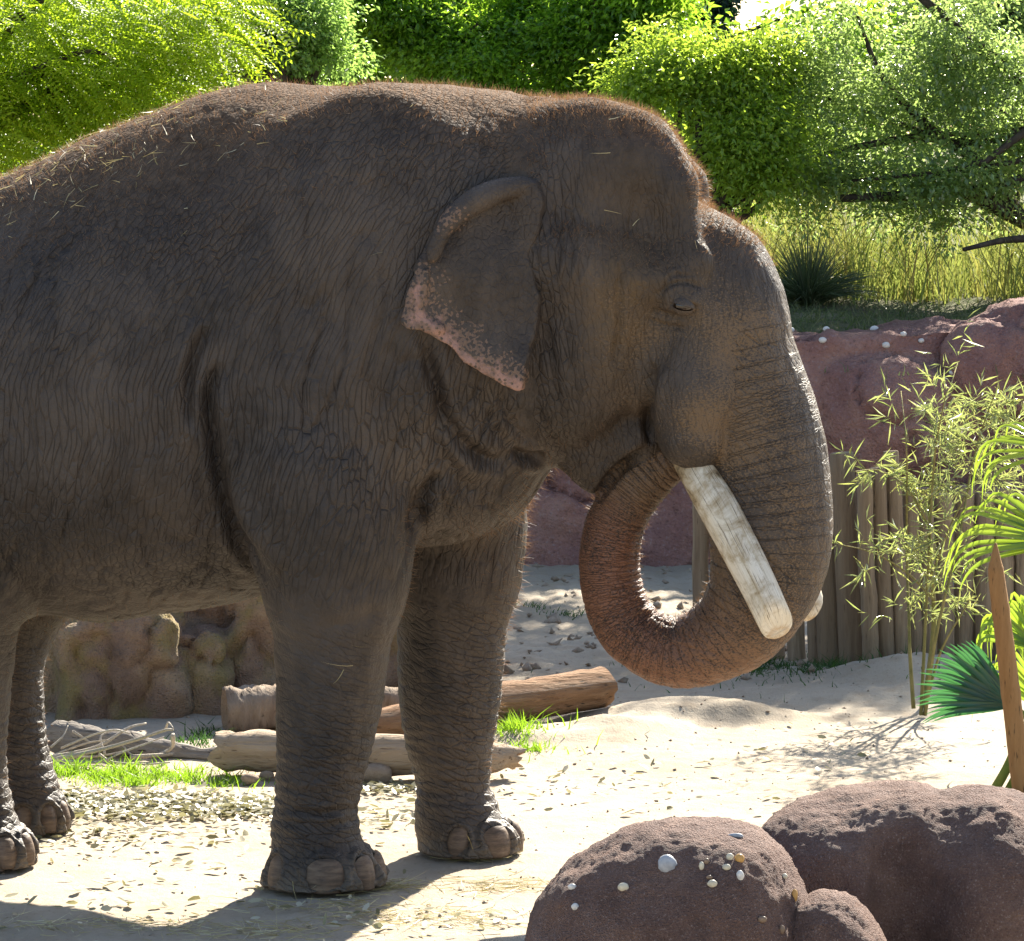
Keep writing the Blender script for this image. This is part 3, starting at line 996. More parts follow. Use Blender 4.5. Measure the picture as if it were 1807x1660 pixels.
    for sg in (-1, 1):
        fld.ell(E(1020, 310, sg * .145), (.30, .20, .265), .06, rot=R(18))
        fld.ell(E(1105, 300, sg * .15), (.20, .15, .19), .08, rot=R(25))
        # temporal ridge down to the brow
        fx = 18 if sg > 0 else 0
        fld.cone(E(1125 + fx * .6, 268, sg * .17), E(1186 + fx, 330, sg * .18), .115, .078, .06)
        fld.cone(E(1186 + fx, 330, sg * .18), E(1203 + 1.4 * fx, 420, sg * .20), .078, .062, .06)
        fld.ell(E(1222, 460, sg * .235), (.075, .05, .065), .05)
        # cheek bone and jaw muscle
        fld.ell(E(1060, 520, sg * .17), (.25, .20, .33), .10)
        fld.ell(E(1010, 650, sg * .17), (.22, .17, .24), .10)
        fld.cone(E(1000, 470, sg * .30), E(1195, 500, sg * .25), .10, .06, .10)
        # ear root
        fld.cone(E(930, 335, sg * .31), E(940, 450, sg * .33), .07, .08, .09)
        # tusk sheath / upper lip
        fld.cone(E(1235, 560, sg * .16), E(1228, 690, sg * .175), .13, .155, .08)
        fld.cone(E(1226, 690, sg * .175), E(1226, 768, sg * .195), .16, .122, .05)
    fld.ell(E(1180, 470, 0), (.20, .23, .25), .10)
    fld.ell(E(1150, 600, 0), (.22, .24, .26), .10)
    # hollow of the forehead between the ridges, temple hollow
    fld.ell(E(1262, 335, 0), (.06, .09, .10), .06, cut=True)
    fld.ell(E(1236, 415, 0.03), (.085, .16, .09), .07)
    for sg in (-1, 1):
        fld.ell(E(1150, 395, sg * .40), (.10, .085, .13), .10, cut=True)
        fld.ell(E(1165, 560, sg * .47), (.10, .13, .10), .10, cut=True)
        # eye ball mound with lids
        fld.ell(E(1203, 532, sg * .295), (.060, .040, .045), .05)
    # --- lower jaw and lip
    fld.cone(E(985, 690, 0), E(1045, 790, 0), .245, .13, .08)
    fld.cone(E(1045, 790, 0), E(1052, 850, 0), .10, .04, .06)
    fld.ell(E(1120, 770, 0), (.13, .13, .10), .06)      # roof of the mouth
    fld.cone(E(1060, 740, 0), E(1140, 800, 0.02), .12, .05, .06)
    # --- trunk: (px, py, radius px)
    tr = [(1262, 470, 82), (1272, 530, 92), (1286, 600, 106), (1305, 680, 114), (1328, 760, 116), (1348, 830, 112), (1359, 900, 108),
          (1362, 960, 104), (1351, 1020, 96), (1322, 1078, 84), (1275, 1124, 73), (1212, 1152, 62), (1154, 1141, 57), (1107, 1104, 54),
          (1082, 1050, 53), (1075, 985, 52), (1088, 920, 50), (1118, 866, 48), (1152, 830, 45), (1185, 808, 40)]
    tl = np.array([[*E(px, py, 0.03 * max(0, i - 9) / 10), r / PM] for i, (px, py, r) in enumerate(tr)])
    tl = smooth_path(tl, 60)
    for ia, (a, b) in enumerate(zip(tl[:-1], tl[1:])):
        fld.cone(a[:3], b[:3], a[3], b[3], .07 if ia < 6 else .012)
    # --- flat soles
    fld.cut((-3, -1, -.1), (2, 1, .05), lambda X, Y, Z: (Z - 0.004) + 0 * X + 0 * Y, .012)
    return fld, tl

def subdivide(V, Q, sel):
    """one level of plain subdivision of the selected quads; bordering quads become n-gons"""
    n = len(V)
    A = Q[sel]
    e = np.stack([A, np.roll(A, -1, 1)], 2).reshape(-1, 2)
    key = np.minimum(e[:, 0], e[:, 1]).astype(np.int64) * (n + 1) + np.maximum(e[:, 0], e[:, 1])
    uk, inv = np.unique(key, return_inverse=True)
    mid = (V[uk // (n + 1)] + V[uk % (n + 1)]) / 2
    mi = (n + inv).reshape(-1, 4)
    ctr = V[A].mean(1)
    ci = n + len(uk) + np.arange(len(A))
    q = np.concatenate([np.stack([A[:, k], mi[:, k], ci, mi[:, k - 1]], 1) for k in range(4)])
    B = Q[~sel]
    eb = np.stack([B, np.roll(B, -1, 1)], 2)
    kb = np.minimum(eb[..., 0], eb[..., 1]).astype(np.int64) * (n + 1) + np.maximum(eb[..., 0], eb[..., 1])
    pos = np.clip(np.searchsorted(uk, kb), 0, len(uk) - 1)
    hit = uk[pos] == kb
    touched = hit.any(1)
    ng = []
    for f, h, p in zip(B[touched], hit[touched], pos[touched]):
        out = []
        for k in range(4):
            out.append(int(f[k]))
            if h[k]: out.append(int(n + p[k]))
        ng.append(tuple(out))
    return np.concatenate([V, mid, ctr]), np.concatenate([q, B[~touched]]), ng

# folds and creases on the visible flank: (photo polyline, half width px, depth m, lift of the right-hand side m)
FOLDS = [
    ([(392, 640), (372, 686), (371, 734), (381, 806), (405, 902), (443, 975), (470, 1025)], 13, .045, .020),
    ([(362, 575), (339, 637), (332, 710), (345, 765)], 9, .022, .0),
    ([(352, 560), (318, 637), (299, 685), (288, 760)], 14, -.016, .0),
    ([(300, 650), (285, 720), (275, 800)], 12, .012, .0),
    ([(330, 780), (355, 860), (395, 950)], 16, .012, .0),
    ([(748, 585), (762, 650), (782, 720), (815, 780), (870, 815), (905, 800)], 11, .035, .0),
    ([(770, 700), (775, 770), (800, 840), (850, 875)], 14, .022, .0),
    ([(905, 795), (930, 808), (962, 806)], 9, .030, .0),
    ([(725, 935), (745, 880), (775, 830)], 12, .030, .0),
    ([(1100, 450), (1092, 520), (1092, 580), (1085, 650)], 7, .012, .0),
    ([(1150, 640), (1143, 690), (1143, 740), (1152, 785)], 8, .030, .0),
    ([(1160, 522), (1180, 503), (1210, 496), (1240, 508)], 4, .010, .0),
    ([(1150, 545), (1175, 555), (1205, 560), (1232, 550)], 4, .008, .0),
    ([(1140, 560), (1175, 575), (1210, 578)], 4, .006, .0),
    ([(1165, 507), (1190, 486), (1225, 488)], 4, .007, .0),
    ([(1182, 536), (1200, 541), (1222, 538), (1232, 545)], 3, .012, .0),
    ([(851, 225), (853, 255), (852, 300), (846, 330)], 6, .005, .0),
    ([(873, 230), (874, 260), (866, 310)], 5, .003, .0),
    ([(833, 225), (834, 255), (832, 310)], 5, .003, .0),
    ([(806, 230), (806, 270), (800, 320)], 6, .003, .0),
    ([(785, 240), (782, 280), (774, 330)], 6, .003, .0),
    ([(965, 340), (985, 390), (990, 440), (975, 500)], 5, .007, .0),
    ([(985, 345), (1010, 400), (1010, 450), (990, 510)], 5, .006, .0),
    ([(1010, 360), (1040, 400), (1035, 450), (1005, 520)], 5, .005, .0),
    ([(960, 560), (975, 640), (985, 720)], 7, .007, .0),
    ([(1000, 560), (1010, 650), (1020, 740)], 7, .006, .0),
    ([(880, 690), (900, 740), (930, 780)], 7, .010, .0),
    ([(850, 690), (870, 750), (900, 790)], 7, .009, .0),
    ([(940, 700), (960, 750), (990, 790), (1040, 800)], 7, .008, .0),
    ([(560, 250), (480, 330), (420, 420), (385, 520)], 26, .010, .0),
    ([(1052, 885), (1072, 852), (1106, 818), (1146, 790)], 8, .030, .0),
    ([(500, 1420), (560, 1436), (615, 1422)], 6, .006, .0),
    ([(497, 1450), (560, 1462), (622, 1450)], 6, .005, .0),
    ([(500, 1390), (560, 1404), (620, 1390)], 6, .004, .0),
    ([(750, 1400), (800, 1414), (855, 1398)], 6, .006, .0),
    ([(745, 1425), (800, 1440), (865, 1422)], 6, .006, .0),
    ([(560, 1110), (600, 1105), (680, 1080)], 14, .006, .0),
]

NAILS = [(566, 1555, -.385, ((-128, .050), (-66, .074), (-20, .055), (14, .05), (60, .066)), .050, .072),
         (825, 1500, .385, ((-85, .048), (-35, .064), (8, .05), (60, .06)), .052, .066),
         (-30, 1515, -.36, ((-80, .05), (-38, .05), (0, .05), (40, .05)), .060, .066),
         (50, 1455, .36, ((-75, .045), (-35, .045), (5, .045), (45, .045)), .058, .064)]
def nail_frames(fld):
    out = []
    rs = np.linspace(0, .4, 160)
    for cx, cy, t, angs, zc, h in NAILS:
        c = E(cx, cy, t)
        for a, w in angs:
            a = R(a)
            outd = np.array([math.cos(a), math.sin(a), 0]); tang = np.array([-math.sin(a), math.cos(a), 0])
            o = np.array([c[0], t, zc])
            rr = rs[np.argmax(fld.sample(o + outd * rs[:, None]) > 0)]
            out.append((o + outd * (rr - .012), outd, tang, w, h))
    return out

def elephant_surface():
    fld, tl = build_elephant_field()
    V, Q = fld.mesh()
    # settle the vertices on the iso surface, smoothing the grid pattern
    arc = np.concatenate([[0], np.cumsum(np.linalg.norm(np.diff(tl[:, :3], axis=0), axis=1))])
    def trunk_param(P):
        best = np.full(len(P), 1e9); a = np.zeros(len(P)); sgn = np.zeros(len(P))
        for i in range(len(tl) - 1):
            p, q = tl[i], tl[i + 1]
            d = q[:3] - p[:3]; l2 = d @ d
            t = np.clip((P - p[:3]) @ d / l2, 0, 1)
            w = P - p[:3] - t[:, None] * d
            dist = np.linalg.norm(w, axis=1) - (p[3] + (q[3] - p[3]) * t)
            m = dist < best
            best = np.where(m, dist, best)
            a = np.where(m, arc[i] + t * math.sqrt(l2), a)
            # +1 on the convex (front) side of the trunk
            nrm = np.cross(d, [0, 1.0, 0]); nrm /= np.linalg.norm(nrm)
            sgn = np.where(m, (w @ -nrm) / (np.linalg.norm(w, axis=1) + 1e-6), sgn)
        return best, a, sgn
    c = V[Q].mean(1)
    px, py = project(Ew(c))
    fn = np.cross(V[Q[:, 2]] - V[Q[:, 0]], V[Q[:, 3]] - V[Q[:, 1]])
    fn /= np.linalg.norm(fn, axis=1)[:, None] + 1e-9
    vd = CAM - Ew(c); vd = np.stack([vd @ EU, vd @ EV, vd[:, 2]], 1); vd /= np.linalg.norm(vd, axis=1)[:, None]
    vis = (fn * vd).sum(1) > -0.30
    V, Q, ng = subdivide(V, Q, vis & (px > -60))
    c = V[Q].mean(1)
    cand = np.nonzero((c[:, 0] > 0.56) & (c[:, 2] < 2.35))[0]
    db, _, _ = trunk_param(c[cand])
    sel = np.zeros(len(Q), bool)
    sel[cand[db < 0.02]] = True
    ngv = np.zeros(len(V), bool)
    for f in ng: ngv[list(f)] = True
    sel &= ~ngv[Q].any(1)
    V, Q, ng2 = subdivide(V, Q, sel)
    ng = ng + ng2
    V = V.astype(np.float64)
    n = fld.normal(V)
    V -= n * fld.sample(V)[:, None] * 0.8
    # ---- masks
    px, py = project(Ew(V))
    cd = CAM - Ew(V)
    cl = np.stack([cd @ EU, cd @ EV, cd[:, 2]], 1)
    cl /= np.linalg.norm(cl, axis=1)[:, None]
    facing = sstep(-0.05, 0.25, (n * cl).sum(1))
    near = facing * (V[:, 1] < 0.12)
    tb = np.full(len(V), 1.0); ta = np.zeros(len(V)); ts = np.zeros(len(V))
    kk = np.nonzero((V[:, 0] > 0.56) & (np.abs(V[:, 1]) < 0.45))[0]
    tb[kk], ta[kk], ts[kk] = trunk_param(V[kk])
    tw = (1 - sstep(0.0, 0.06, tb)) * sstep(1.12, 1.30, V[:, 0] + 0.0) 
    tw = np.maximum(tw, (1 - sstep(0.0, 0.03, tb)) * (ta > 0.9))
    tw *= sstep(0.05, 0.30, ta)
    D = np.zeros(len(V))
    # folds; the same creases are cut on the hidden side in mirror image by leaving it plain
    for pl, w, dep, lift in FOLDS:
        pl = smooth_path(pl, 24)
        lo, hi = pl.min(0) - 6 * w, pl.max(0) + 6 * w
        k = np.nonzero((px > lo[0]) & (px < hi[0]) & (py > lo[1]) & (py < hi[1]) & (near > 0.01))[0]
        d, par, side = poly_dist(px[k], py[k], pl)
        tap = np.clip(np.minimum(par, 1 - par) * 5, 0, 1) ** 0.7
        g = -dep * np.exp(-(d / w) ** 2) + 0.35 * dep * np.exp(-((d - 2.2 * w) / (1.1 * w)) ** 2)
        if lift:
            g += lift * np.exp(-(d / (3.5 * w)) ** 2) * (side * np.sign(pl[-1][1] - pl[0][1]) < 0)
        D[k] += g * tap * near[k]
    # foreleg near rear edge: muscles, bones
    for (x, y, rx, ry, h) in [(560, 700, 110, 90, .012), (590, 900, 50, 110, .010), (480, 800, 60, 120, .010), (690, 720, 60, 100, -.012),
                              (620, 560, 120, 70, -.012), (560, 1280, 40, 90, -.006), (600, 1180, 40, 60, .006), (760, 450, 50, 90, -.014),
                              (1060, 250, 60, 50, .008), (1130, 330, 50, 60, -.014), (1020, 600, 60, 80, .010), (1130, 620, 40, 50, -.012),
                              (1230, 640, 40, 80, -.006), (930, 600, 40, 80, -.010), (180, 620, 120, 160, .012), (220, 880, 120, 120, .010),
                              (60, 760, 90, 160, -.012), (540, 300, 90, 60, .012), (690, 260, 90, 60, .010)]:
        D += h * np.exp(-((px - x) / rx) ** 2 - ((py - y) / ry) ** 2) * near
    # slack skin everywhere
    # loose folds hanging on flank and neck, baggy rings on the legs
    fo = np.abs(fbm(np.stack([(V[:, 0] - .25 * V[:, 2]) * 8, V[:, 1] * 8, V[:, 2] * 2.0], 1), 2))
    lw = 1 - sstep(0.75, 1.15, V[:, 2])
    D += -.012 * np.exp(-(fo / .10) ** 2) * (1 - lw) * (1 - tw) * (1 - .85 * sstep(.45, .8, n[:, 2])) * (1 - .5 * sstep(.5, .6, V[:, 0])) * (0.35 + 0.65 * sstep(-.2, .5, fbm(V * 1.3 + 8, 2)))
    fl = np.abs(fbm(np.stack([V[:, 0] * 3, V[:, 1] * 3, (V[:, 2] + .3 * V[:, 0]) * 11], 1), 2))
    D += -.004 * np.exp(-(fl / .08) ** 2) * lw
    D += 0.010 * fbm(V * 3.1, 3) + 0.004 * fbm(V * np.array([16, 16, 6.0]) + 5, 3)
    # rings of the trunk
    nz = fbm(V * 9.0, 2)
    ph = ta / 0.0245 + 0.45 * nz
    ring = 1 - np.abs(2 * (ph - np.floor(ph)) - 1)
    ring = ring ** 0.6
    outer = 0.10 + 0.90 * sstep(0.45, 0.92, ts)
    ramp_ = sstep(0.10, 0.40, ta)
    D += (ring - 0.6) * 0.0105 * outer * tw * ramp_ * (0.75 + 0.5 * nz)
    # wrinkled ankles
    low = (1 - sstep(0.42, 0.62, V[:, 2])) * sstep(0.10, 0.2, V[:, 2])
    rg = np.sin(V[:, 2] / 0.0065 + 2.5 * fbm(V * 7, 2))
    D += 0.0020 * rg * low
    for ctr, outd, tang, w, h in nail_frames(fld):
        q = V - ctr
        k = np.nonzero(np.abs(q).max(1) < .2)[0]
        X = (q[k] @ tang) / w; Z = q[k, 2] / h
        rq = np.hypot(X, Z)
        D[k] += (.011 * np.exp(-((rq - 1.12) / .17) ** 2) * (Z > -.3) - .010 * (rq < .9)) * (q[k] @ outd > -.06) * (1 + .5 * fbm(V[k] * 40, 2))
    V2 = V + n * D[:, None]
    V2[:, 2] = np.maximum(V2[:, 2], 0.003)
    legw = (1 - sstep(0.75, 1.15, V[:, 2])) * (tb > 0.05)
    # ---- pigment
    noise = fbm(V * 7.0 + 3, 3)
    front = sstep(0.1, 0.9, ts)
    pig = np.zeros(len(V))
    # freckled pink-tan of the trunk and face
    g = lambda x, y, rx, ry: np.exp(-((px - x) / rx) ** 2 - ((py - y) / ry) ** 2)
    pig += tw * (0.36 + 0.30 * sstep(0.2, 1.0, ta)) * (0.60 + 0.5 * front)
    pig += 0.45 * tw * sstep(1.0, 1.7, ta) * (1 - 0.8 * sstep(2.05, 2.3, ta))
    pig += 0.50 * g(1290, 620, 90, 150) + 0.38 * g(1250, 760, 80, 60) + 0.33 * g(1110, 600, 80, 130)
    pig *= (px > 1000)
    red = tw * sstep(0.95, 1.75, ta) * (1 - 0.85 * sstep(2.05, 2.3, ta)) * 0.9
    ochre = (1.0 * g(1095, 560, 60, 120) + 0.35 * g(1150, 430, 120, 120) + 0.4 * g(1240, 560, 60, 60)) * (px > 950)
    rust = sstep(0.55, 0.95, n[:, 2]) * (V[:, 0] < 0.55) * sstep(2.2, 2.6, V[:, 2]) + 0.8 * g(1120, 190, 90, 50) * (V[:, 2] > 2.4)
    rust = np.clip(rust, 0, 1)
    dust = np.clip(sstep(0.30, 0.85, n[:, 2]) * sstep(2.0, 2.5, V[:, 2]), 0, 1) * 0.8
    foot = 1 - sstep(0.02, 0.16, V[:, 2] + 0.05 * noise)
    # direction of the skin creases: coordinates across / along / through the wrinkle lines
    W = V + 0.030 * np.stack([fbm(V * 2.6 + k * 31, 2) for k in range(3)], 1)
    hz = -0.42 * np.clip(W[:, 2] - 1.75, 0, 1) ** 1.2 * 1.1 + 0.22 * np.clip(1.55 - W[:, 2], 0, 1)
    wb = np.stack([(W[:, 0] + hz) * 46, W[:, 1] * 44, W[:, 2] * 7.5], 1)
    dth = fbm(V * 16 + 50, 2)
    wl = np.stack([(W[:, 2] + 0.45 * W[:, 0]) * 46, W[:, 1] * 16, W[:, 0] * 18], 1)
    wt = np.stack([ta * 105, W[:, 1] * 24, (W[:, 0] + W[:, 2]) * 17], 1)
    wh = np.stack([(W[:, 0] + 0.10 * W[:, 2]) * 50, W[:, 1] * 44, W[:, 2] * 13], 1)
    wc = np.where((legw + 0.35 * dth > 0.45)[:, None], wl, np.where((V[:, 0] + 0.06 * dth > 0.55)[:, None], wh, wb))
    wc = np.where((tw + 0.35 * dth > 0.45)[:, None], wt, wc)
    wamp = 0.95 - 0.52 * sstep(0.62, 0.80, V[:, 0]) * (1 - tw) - 0.25 * legw
    for w_ in ((legw + 0.35 * dth - .45) / .16, (V[:, 0] + 0.06 * dth - .55) / .035, (tw + 0.35 * dth - .45) / .16):
        wamp = wamp * (1 - np.exp(-w_ ** 2))
    wamp *= np.clip(0.85 + 0.7 * fbm(V * 1.7 + 60, 3), .45, 1.3)
    attrs = {'wamp': ('FLOAT', wamp), 'wc': ('FLOAT_VECTOR', wc), 'pig': ('FLOAT', np.clip(np.minimum(pig, .54) + 0.22 * noise * (pig > .05), 0, 1)), 'tw': ('FLOAT', tw), 'arc': ('FLOAT', ta), 'legw': ('FLOAT', legw),
             'stain': ('FLOAT_COLOR', np.stack([np.clip(red, 0, 1), np.clip(ochre, 0, 1), rust], 1)), 'dust': ('FLOAT', dust), 'foot': ('FLOAT', foot)}
    F = [tuple(q) for q in Q.tolist()] + ng
    return V2, F, attrs, fld, n

def skin_material(name, ear=False):
    m = Mat(name)
    co = m.co('Object')
    wcv = m.mapping(co, (40, 40, 30)) if ear else m.attr('wc').outputs['Vector']
    b1 = m.voro(wcv, 1.0, 'DISTANCE_TO_EDGE')
    b1 = m.ramp(b1, [(0, 0.0), (0.09, 0.72), (0.35, 1.0)])
    b2 = m.voro(m.mapping(co, (95, 95, 62), (0, R(-25), 0)), 1.0, 'F1')
    hgt = m.math('SUBTRACT', m.math('MULTIPLY', b1, 0.3 if ear else m.attr('wamp').outputs['Fac']), m.math('MULTIPLY', b2, 0.38))
    fine = m.noise(co, 190, 2, 0.6)
    hgt = m.math('ADD', hgt, m.math('MULTIPLY', fine, 0.35))
    nrm = m.bump(hgt, 0.95, 0.0070)
    # colour
    n1 = m.noise(co, 2.2, 5, 0.6)
    n2 = m.noise(co, 26, 4, 0.65)
    base = m.ramp(n1, [(0.33, (.019, .0135, .010)), (0.5, (.037, .0262, .0192)), (0.66, (.068, .050, .037))])
    n0 = m.noise(m.mapping(co, (1.4, 1.4, .55)), 3.2, 4, 0.6, 0.5)
    base = m.mix(m.ramp(n0, [(0.50, 0.0), (0.68, 0.55)]), base, (.098, .072, .052))
    base = m.mix(m.ramp(n2, [(0.35, 0.0), (0.75, 0.55)]), base, (.070, .053, .041))
    pig = m.attr('pig').outputs['Fac']
    if ear:
        thr = m.math('ADD', pig, m.math('MULTIPLY', m.math('SUBTRACT', n2, 0.5), 0.7))
        spots = m.voro(co, 62.0, 'F1')
        pinkf = m.ramp(thr, [(0.74, 0.0), (1.0, 1.0)])
        sp = m.ramp(m.math('ADD', spots, m.math('MULTIPLY', m.math('SUBTRACT', pig, 0.75), 0.35)), [(0.34, 0.0), (0.46, 1.0)])
        cell = m.n('ShaderNodeSeparateColor'); m.l(m.voro(co, 120.0, 'F1', 1.0, 'Color'), cell.inputs[0])
        fleck = m.ramp(m.math('SUBTRACT', m.math('ADD', pig, 0.0), cell.outputs[0]), [(0.06, 0.0), (0.16, 1.0)])
        base = m.mix(m.math('MULTIPLY', fleck, 0.75), base, (.20, .12, .076))
        fac = m.math('MULTIPLY', pinkf, sp)
        base = m.mix(fac, base, (.33, .185, .140))
    else:
        st = m.n('ShaderNodeSeparateColor'); m.l(m.attr('stain').outputs['Color'], st.inputs[0])
        fv = m.noise(m.mapping(co, (1, 1, 1.5)), 120, 2, 0.65)
        thr = m.math('ADD', m.math('MULTIPLY', pig, 0.62), m.math('SUBTRACT', fv, 0.62))
        fac = m.ramp(thr, [(0.10, 0.0), (0.20, 1.0)])
        tan = m.mix(st.outputs[0], (.125, .080, .043), (.19, .078, .042))
        base = m.mix(m.math('MULTIPLY', st.outputs[1], m.ramp(n2, [(0.3, 0.2), (0.7, 0.8)])), base, (.095, .055, .018))
        base = m.mix(m.math('MULTIPLY', st.outputs[0], 0.6), base, (.062, .027, .017))
        base = m.mix(fac, base, tan)
        base = m.mix(m.math('MULTIPLY', st.outputs[2], m.ramp(n2, [(0.25, 0.25), (0.65, 1.0)])), base, (.125, .066, .032))
        base = m.mix(m.math('MULTIPLY', m.attr('dust').outputs['Fac'], m.ramp(n2, [(0.3, 0.1), (0.65, 0.8)])), base, (.150, .106, .072))
        base = m.mix(m.math('MULTIPLY', m.attr('foot').outputs['Fac'], 0.5), base, (.17, .13, .088))
    b = m.bsdf(base, 0.60, 0.40, nrm)
    if not ear:
        du = m.attr('dust').outputs['Fac']
        m.l(m.math('MULTIPLY_ADD', du, -.42, clamp=True), b.inputs['Specular IOR Level'])
        b.inputs['Specular IOR Level'].links[0].from_node.inputs[2].default_value = .40
        m.l(m.math('ADD', m.math('MULTIPLY', du, .35), .60), b.inputs['Roughness'])
    return m.m

def ivory_material():
    m = Mat('ivory')
    co = m.co('Object')
    along = m.attr('along').outputs['Fac']
    uv = m.attr('uvw').outputs['Vector']
    grain = m.noise(uv, 2.2, 5, 0.7)
    st = m.noise(co, 9, 6, 0.72, 0.5)
    fl = m.noise(m.mapping(uv, (2.2, 3, 3)), 2.0, 4, 0.72, 0.3)
    base = m.ramp(grain, [(0.30, (.50, .42, .29)), (0.46, (.64, .58, .46)), (0.70, (.72, .67, .57))])
    root = m.math('SUBTRACT', 1.0, along)
    dirt = m.math('ADD', m.math('MULTIPLY', root, 0.30), st)
    base = m.mix(m.ramp(dirt, [(0.54, 0.0), (0.72, 0.8)]), base, (.26, .17, .06))
    base = m.mix(m.ramp(dirt, [(0.70, 0.0), (0.80, 0.9)]), base, (.07, .045, .026))
    base = m.mix(m.ramp(fl, [(0.57, 0.0), (0.64, 0.85)]), base, (.12, .085, .05))
    tipd = m.ramp(m.math('ADD', along, m.math('MULTIPLY', m.math('SUBTRACT', st, .5), .25)), [(0.90, 0.0), (0.935, 0.55), (0.965, 0.1), (1.0, 0.3)])
    base = m.mix(tipd, base, (.38, .22, .08))
    m.bsdf(base, 0.45, 0.4, m.bump(m.math('ADD', grain, fl), 0.35, 0.004))
    return m.m

def build_elephant():
    root = empty('elephant', EO, -EYAW)
    tag(root, 'large tusked bull elephant standing on the sand with its trunk curled to its mouth', 'elephant')
    skin = skin_material('elephant_skin')
    V, F, attrs, fld, nrm = elephant_surface()
    body = mobj('body', V, F, skin, root, True, attrs)
    # ---------------- ears
    earskin = skin_material('ear_skin', True)
    outline = [(938, 322), (905, 322), (870, 328), (835, 345), (800, 366), (776, 400), (762, 436), (752, 476), (744, 510), (736, 545), (735, 566),
               (746, 576), (768, 580), (786, 592), (810, 612), (832, 637), (862, 658), (892, 675), (915, 690), (926, 691), (930, 660), (936, 600),
               (943, 560), (945, 520), (940, 485), (930, 450), (945, 400), (952, 350)]
    for side, nm in ((-1, 'near'), (1, 'far')):
        ol = np.array([E(x, y, -.47)[[0, 2]] for x, y in outline])
        fe = Field((ol[:, 0].min() - .08, -.72, ol[:, 1].min() - .08), (ol[:, 0].max() + .08, -.26, ol[:, 1].max() + .08), 0.0065)
        x2, z2 = np.meshgrid(fe.ax[0], fe.ax[2], indexing='ij')
        d2, _, _ = poly_dist(x2, z2, np.vstack([ol, ol[:1]]))
        ins = np.zeros(x2.shape, bool)
        j = len(ol) - 1
        for i in range(len(ol)):
            (xi, zi), (xj, zj) = ol[i], ol[j]
            cr = ((zi > z2) != (zj > z2)) & (x2 < (xj - xi) * (z2 - zi) / (zj - zi + 1e-12) + xi)
            ins ^= cr; j = i
        d2 = np.where(ins, -d2, d2)
        d2 = d2 + .010 * fbm(np.stack([x2 * 16, z2 * 16, 0 * x2], -1), 3)
        s0, s1 = E(945, 500, -.4)[0], E(740, 500, -.5)[0]
        u = np.clip((x2 - s0) / (s1 - s0), -0.1, 1.1)
        zr = E(900, 330, -.45)[2] - z2
        tsh = -.405 - .215 * sstep(0, 1, u) * (0.55 + 0.45 * sstep(0.05, .35, zr)) - .05 * sstep(.35, .72, zr) * (1 - u)
        tsh += .022 * np.sin(u * 7.5 + zr * 6.0) * sstep(0.1, .5, u) + .018 * np.sin(zr * 17 + 2 * u) * sstep(.2, .6, zr)
        tsh -= .03 * np.exp(-((u - .25) / .18) ** 2) * sstep(0.1, 0.25, zr)
        th = .009 + .014 * np.exp(-(u / .18) ** 2)
        def sheet(X, Y, Z):
            a = np.abs(Y - tsh[:, None, :]) - th[:, None, :]
            b = d2[:, None, :] + 0.008
            return (np.minimum(np.maximum(a, b), 0) + np.hypot(np.maximum(a, 0), np.maximum(b, 0)) - 0.007).astype(np.float32)
        fe.union(fe.lo, fe.lo + fe.n * fe.h, sheet, 0)
        roll = [(936, 326, -.40, .020), (905, 330, -.435, .030), (868, 341, -.48, .037), (832, 359, -.53, .036), (800, 384, -.57, .030), (776, 418, -.595, .023),
                (764, 455, -.605, .016)]
        roll = smooth_path(np.array([[*E(x, y, t), r] for x, y, t, r in roll]), 24)
        fe.chain([(q[:3], q[3]) for q in roll], .018)
        frill = smooth_path(np.array([[*E(x, y, t), r] for x, y, t, r in [(752, 480, -.60, .011), (745, 520, -.605, .016), (740, 552, -.60, .019), (750, 572, -.60, .020), (776, 580, -.59, .017)]]), 12)
        fe.chain([(q[:3], q[3]) for q in frill], .015)
        ve, qe = fe.mesh()
        ve = ve.astype(float)
        ne = fe.normal(ve)
        ve += ne * (0.006 * fbm(ve * 9, 3))[:, None]
        ex, ey = project(Ew(ve))
        rear = np.clip(1 - (ex - 735) / 60, 0, 1) * sstep(400, 520, ey)
        dlow, _, _ = poly_dist(ex, ey, [(735, 480), (736, 560), (770, 580), (832, 640), (925, 692)])
        pig = np.clip(1.0 - dlow / 66 + .30 * fbm(ve * 22, 2), 0, 1) * sstep(420, 520, ey) + 0.55 * np.exp(-((ex - 785) / 40) ** 2 - ((ey - 385) / 25) ** 2)
        if side > 0:
            ve = ve * np.array([1, -1, 1.0]); qe = qe[:, ::-1]
        mobj('ear', ve, qe, earskin, root, True, {'pig': ('FLOAT', np.clip(pig, 0, 1))})
    # ---------------- tusks
    ivory = ivory_material()
    tk = [(1195, 745, -.11, 31), (1210, 790, -.15, 32), (1232, 835, -.19, 32), (1264, 889, -.21, 35), (1299, 955, -.23, 34), (1336, 1028, -.25, 32), (1368, 1096, -.268, 30)]
    tp = smooth_path(np.array([[*E(x, y, t), r / PM] for x, y, t, r in tk]), 26)
    d = tp[-1, :3] - tp[-2, :3]; d /= np.linalg.norm(d)
    tip = [np.concatenate([tp[-1, :3] + d * a, [tp[-1, 3] * b]]) for a, b in ((.022, .97), (.040, .90), (.054, .76), (.062, .55), (.066, .28), (.067, .06))]
    tp = np.vstack([tp, tip])
    Vt, Ft = tube(tp[:, :3], tp[:, 3], 28)
    # the worn, obliquely cut tip
    end = tp[-1, :3]
    cutn = d * 0.62 + np.array([.30, -0.72, 0.05]); cutn /= np.linalg.norm(cutn)
    over = (Vt - (end - d * .060)) @ cutn
    Vt -= cutn * np.clip(over, 0, None)[:, None] * 0.95
    al = np.repeat(np.linspace(0, 1, len(tp)), 28)
    th_ = np.tile(np.arange(28) / 28 * 2 * math.pi, len(tp))
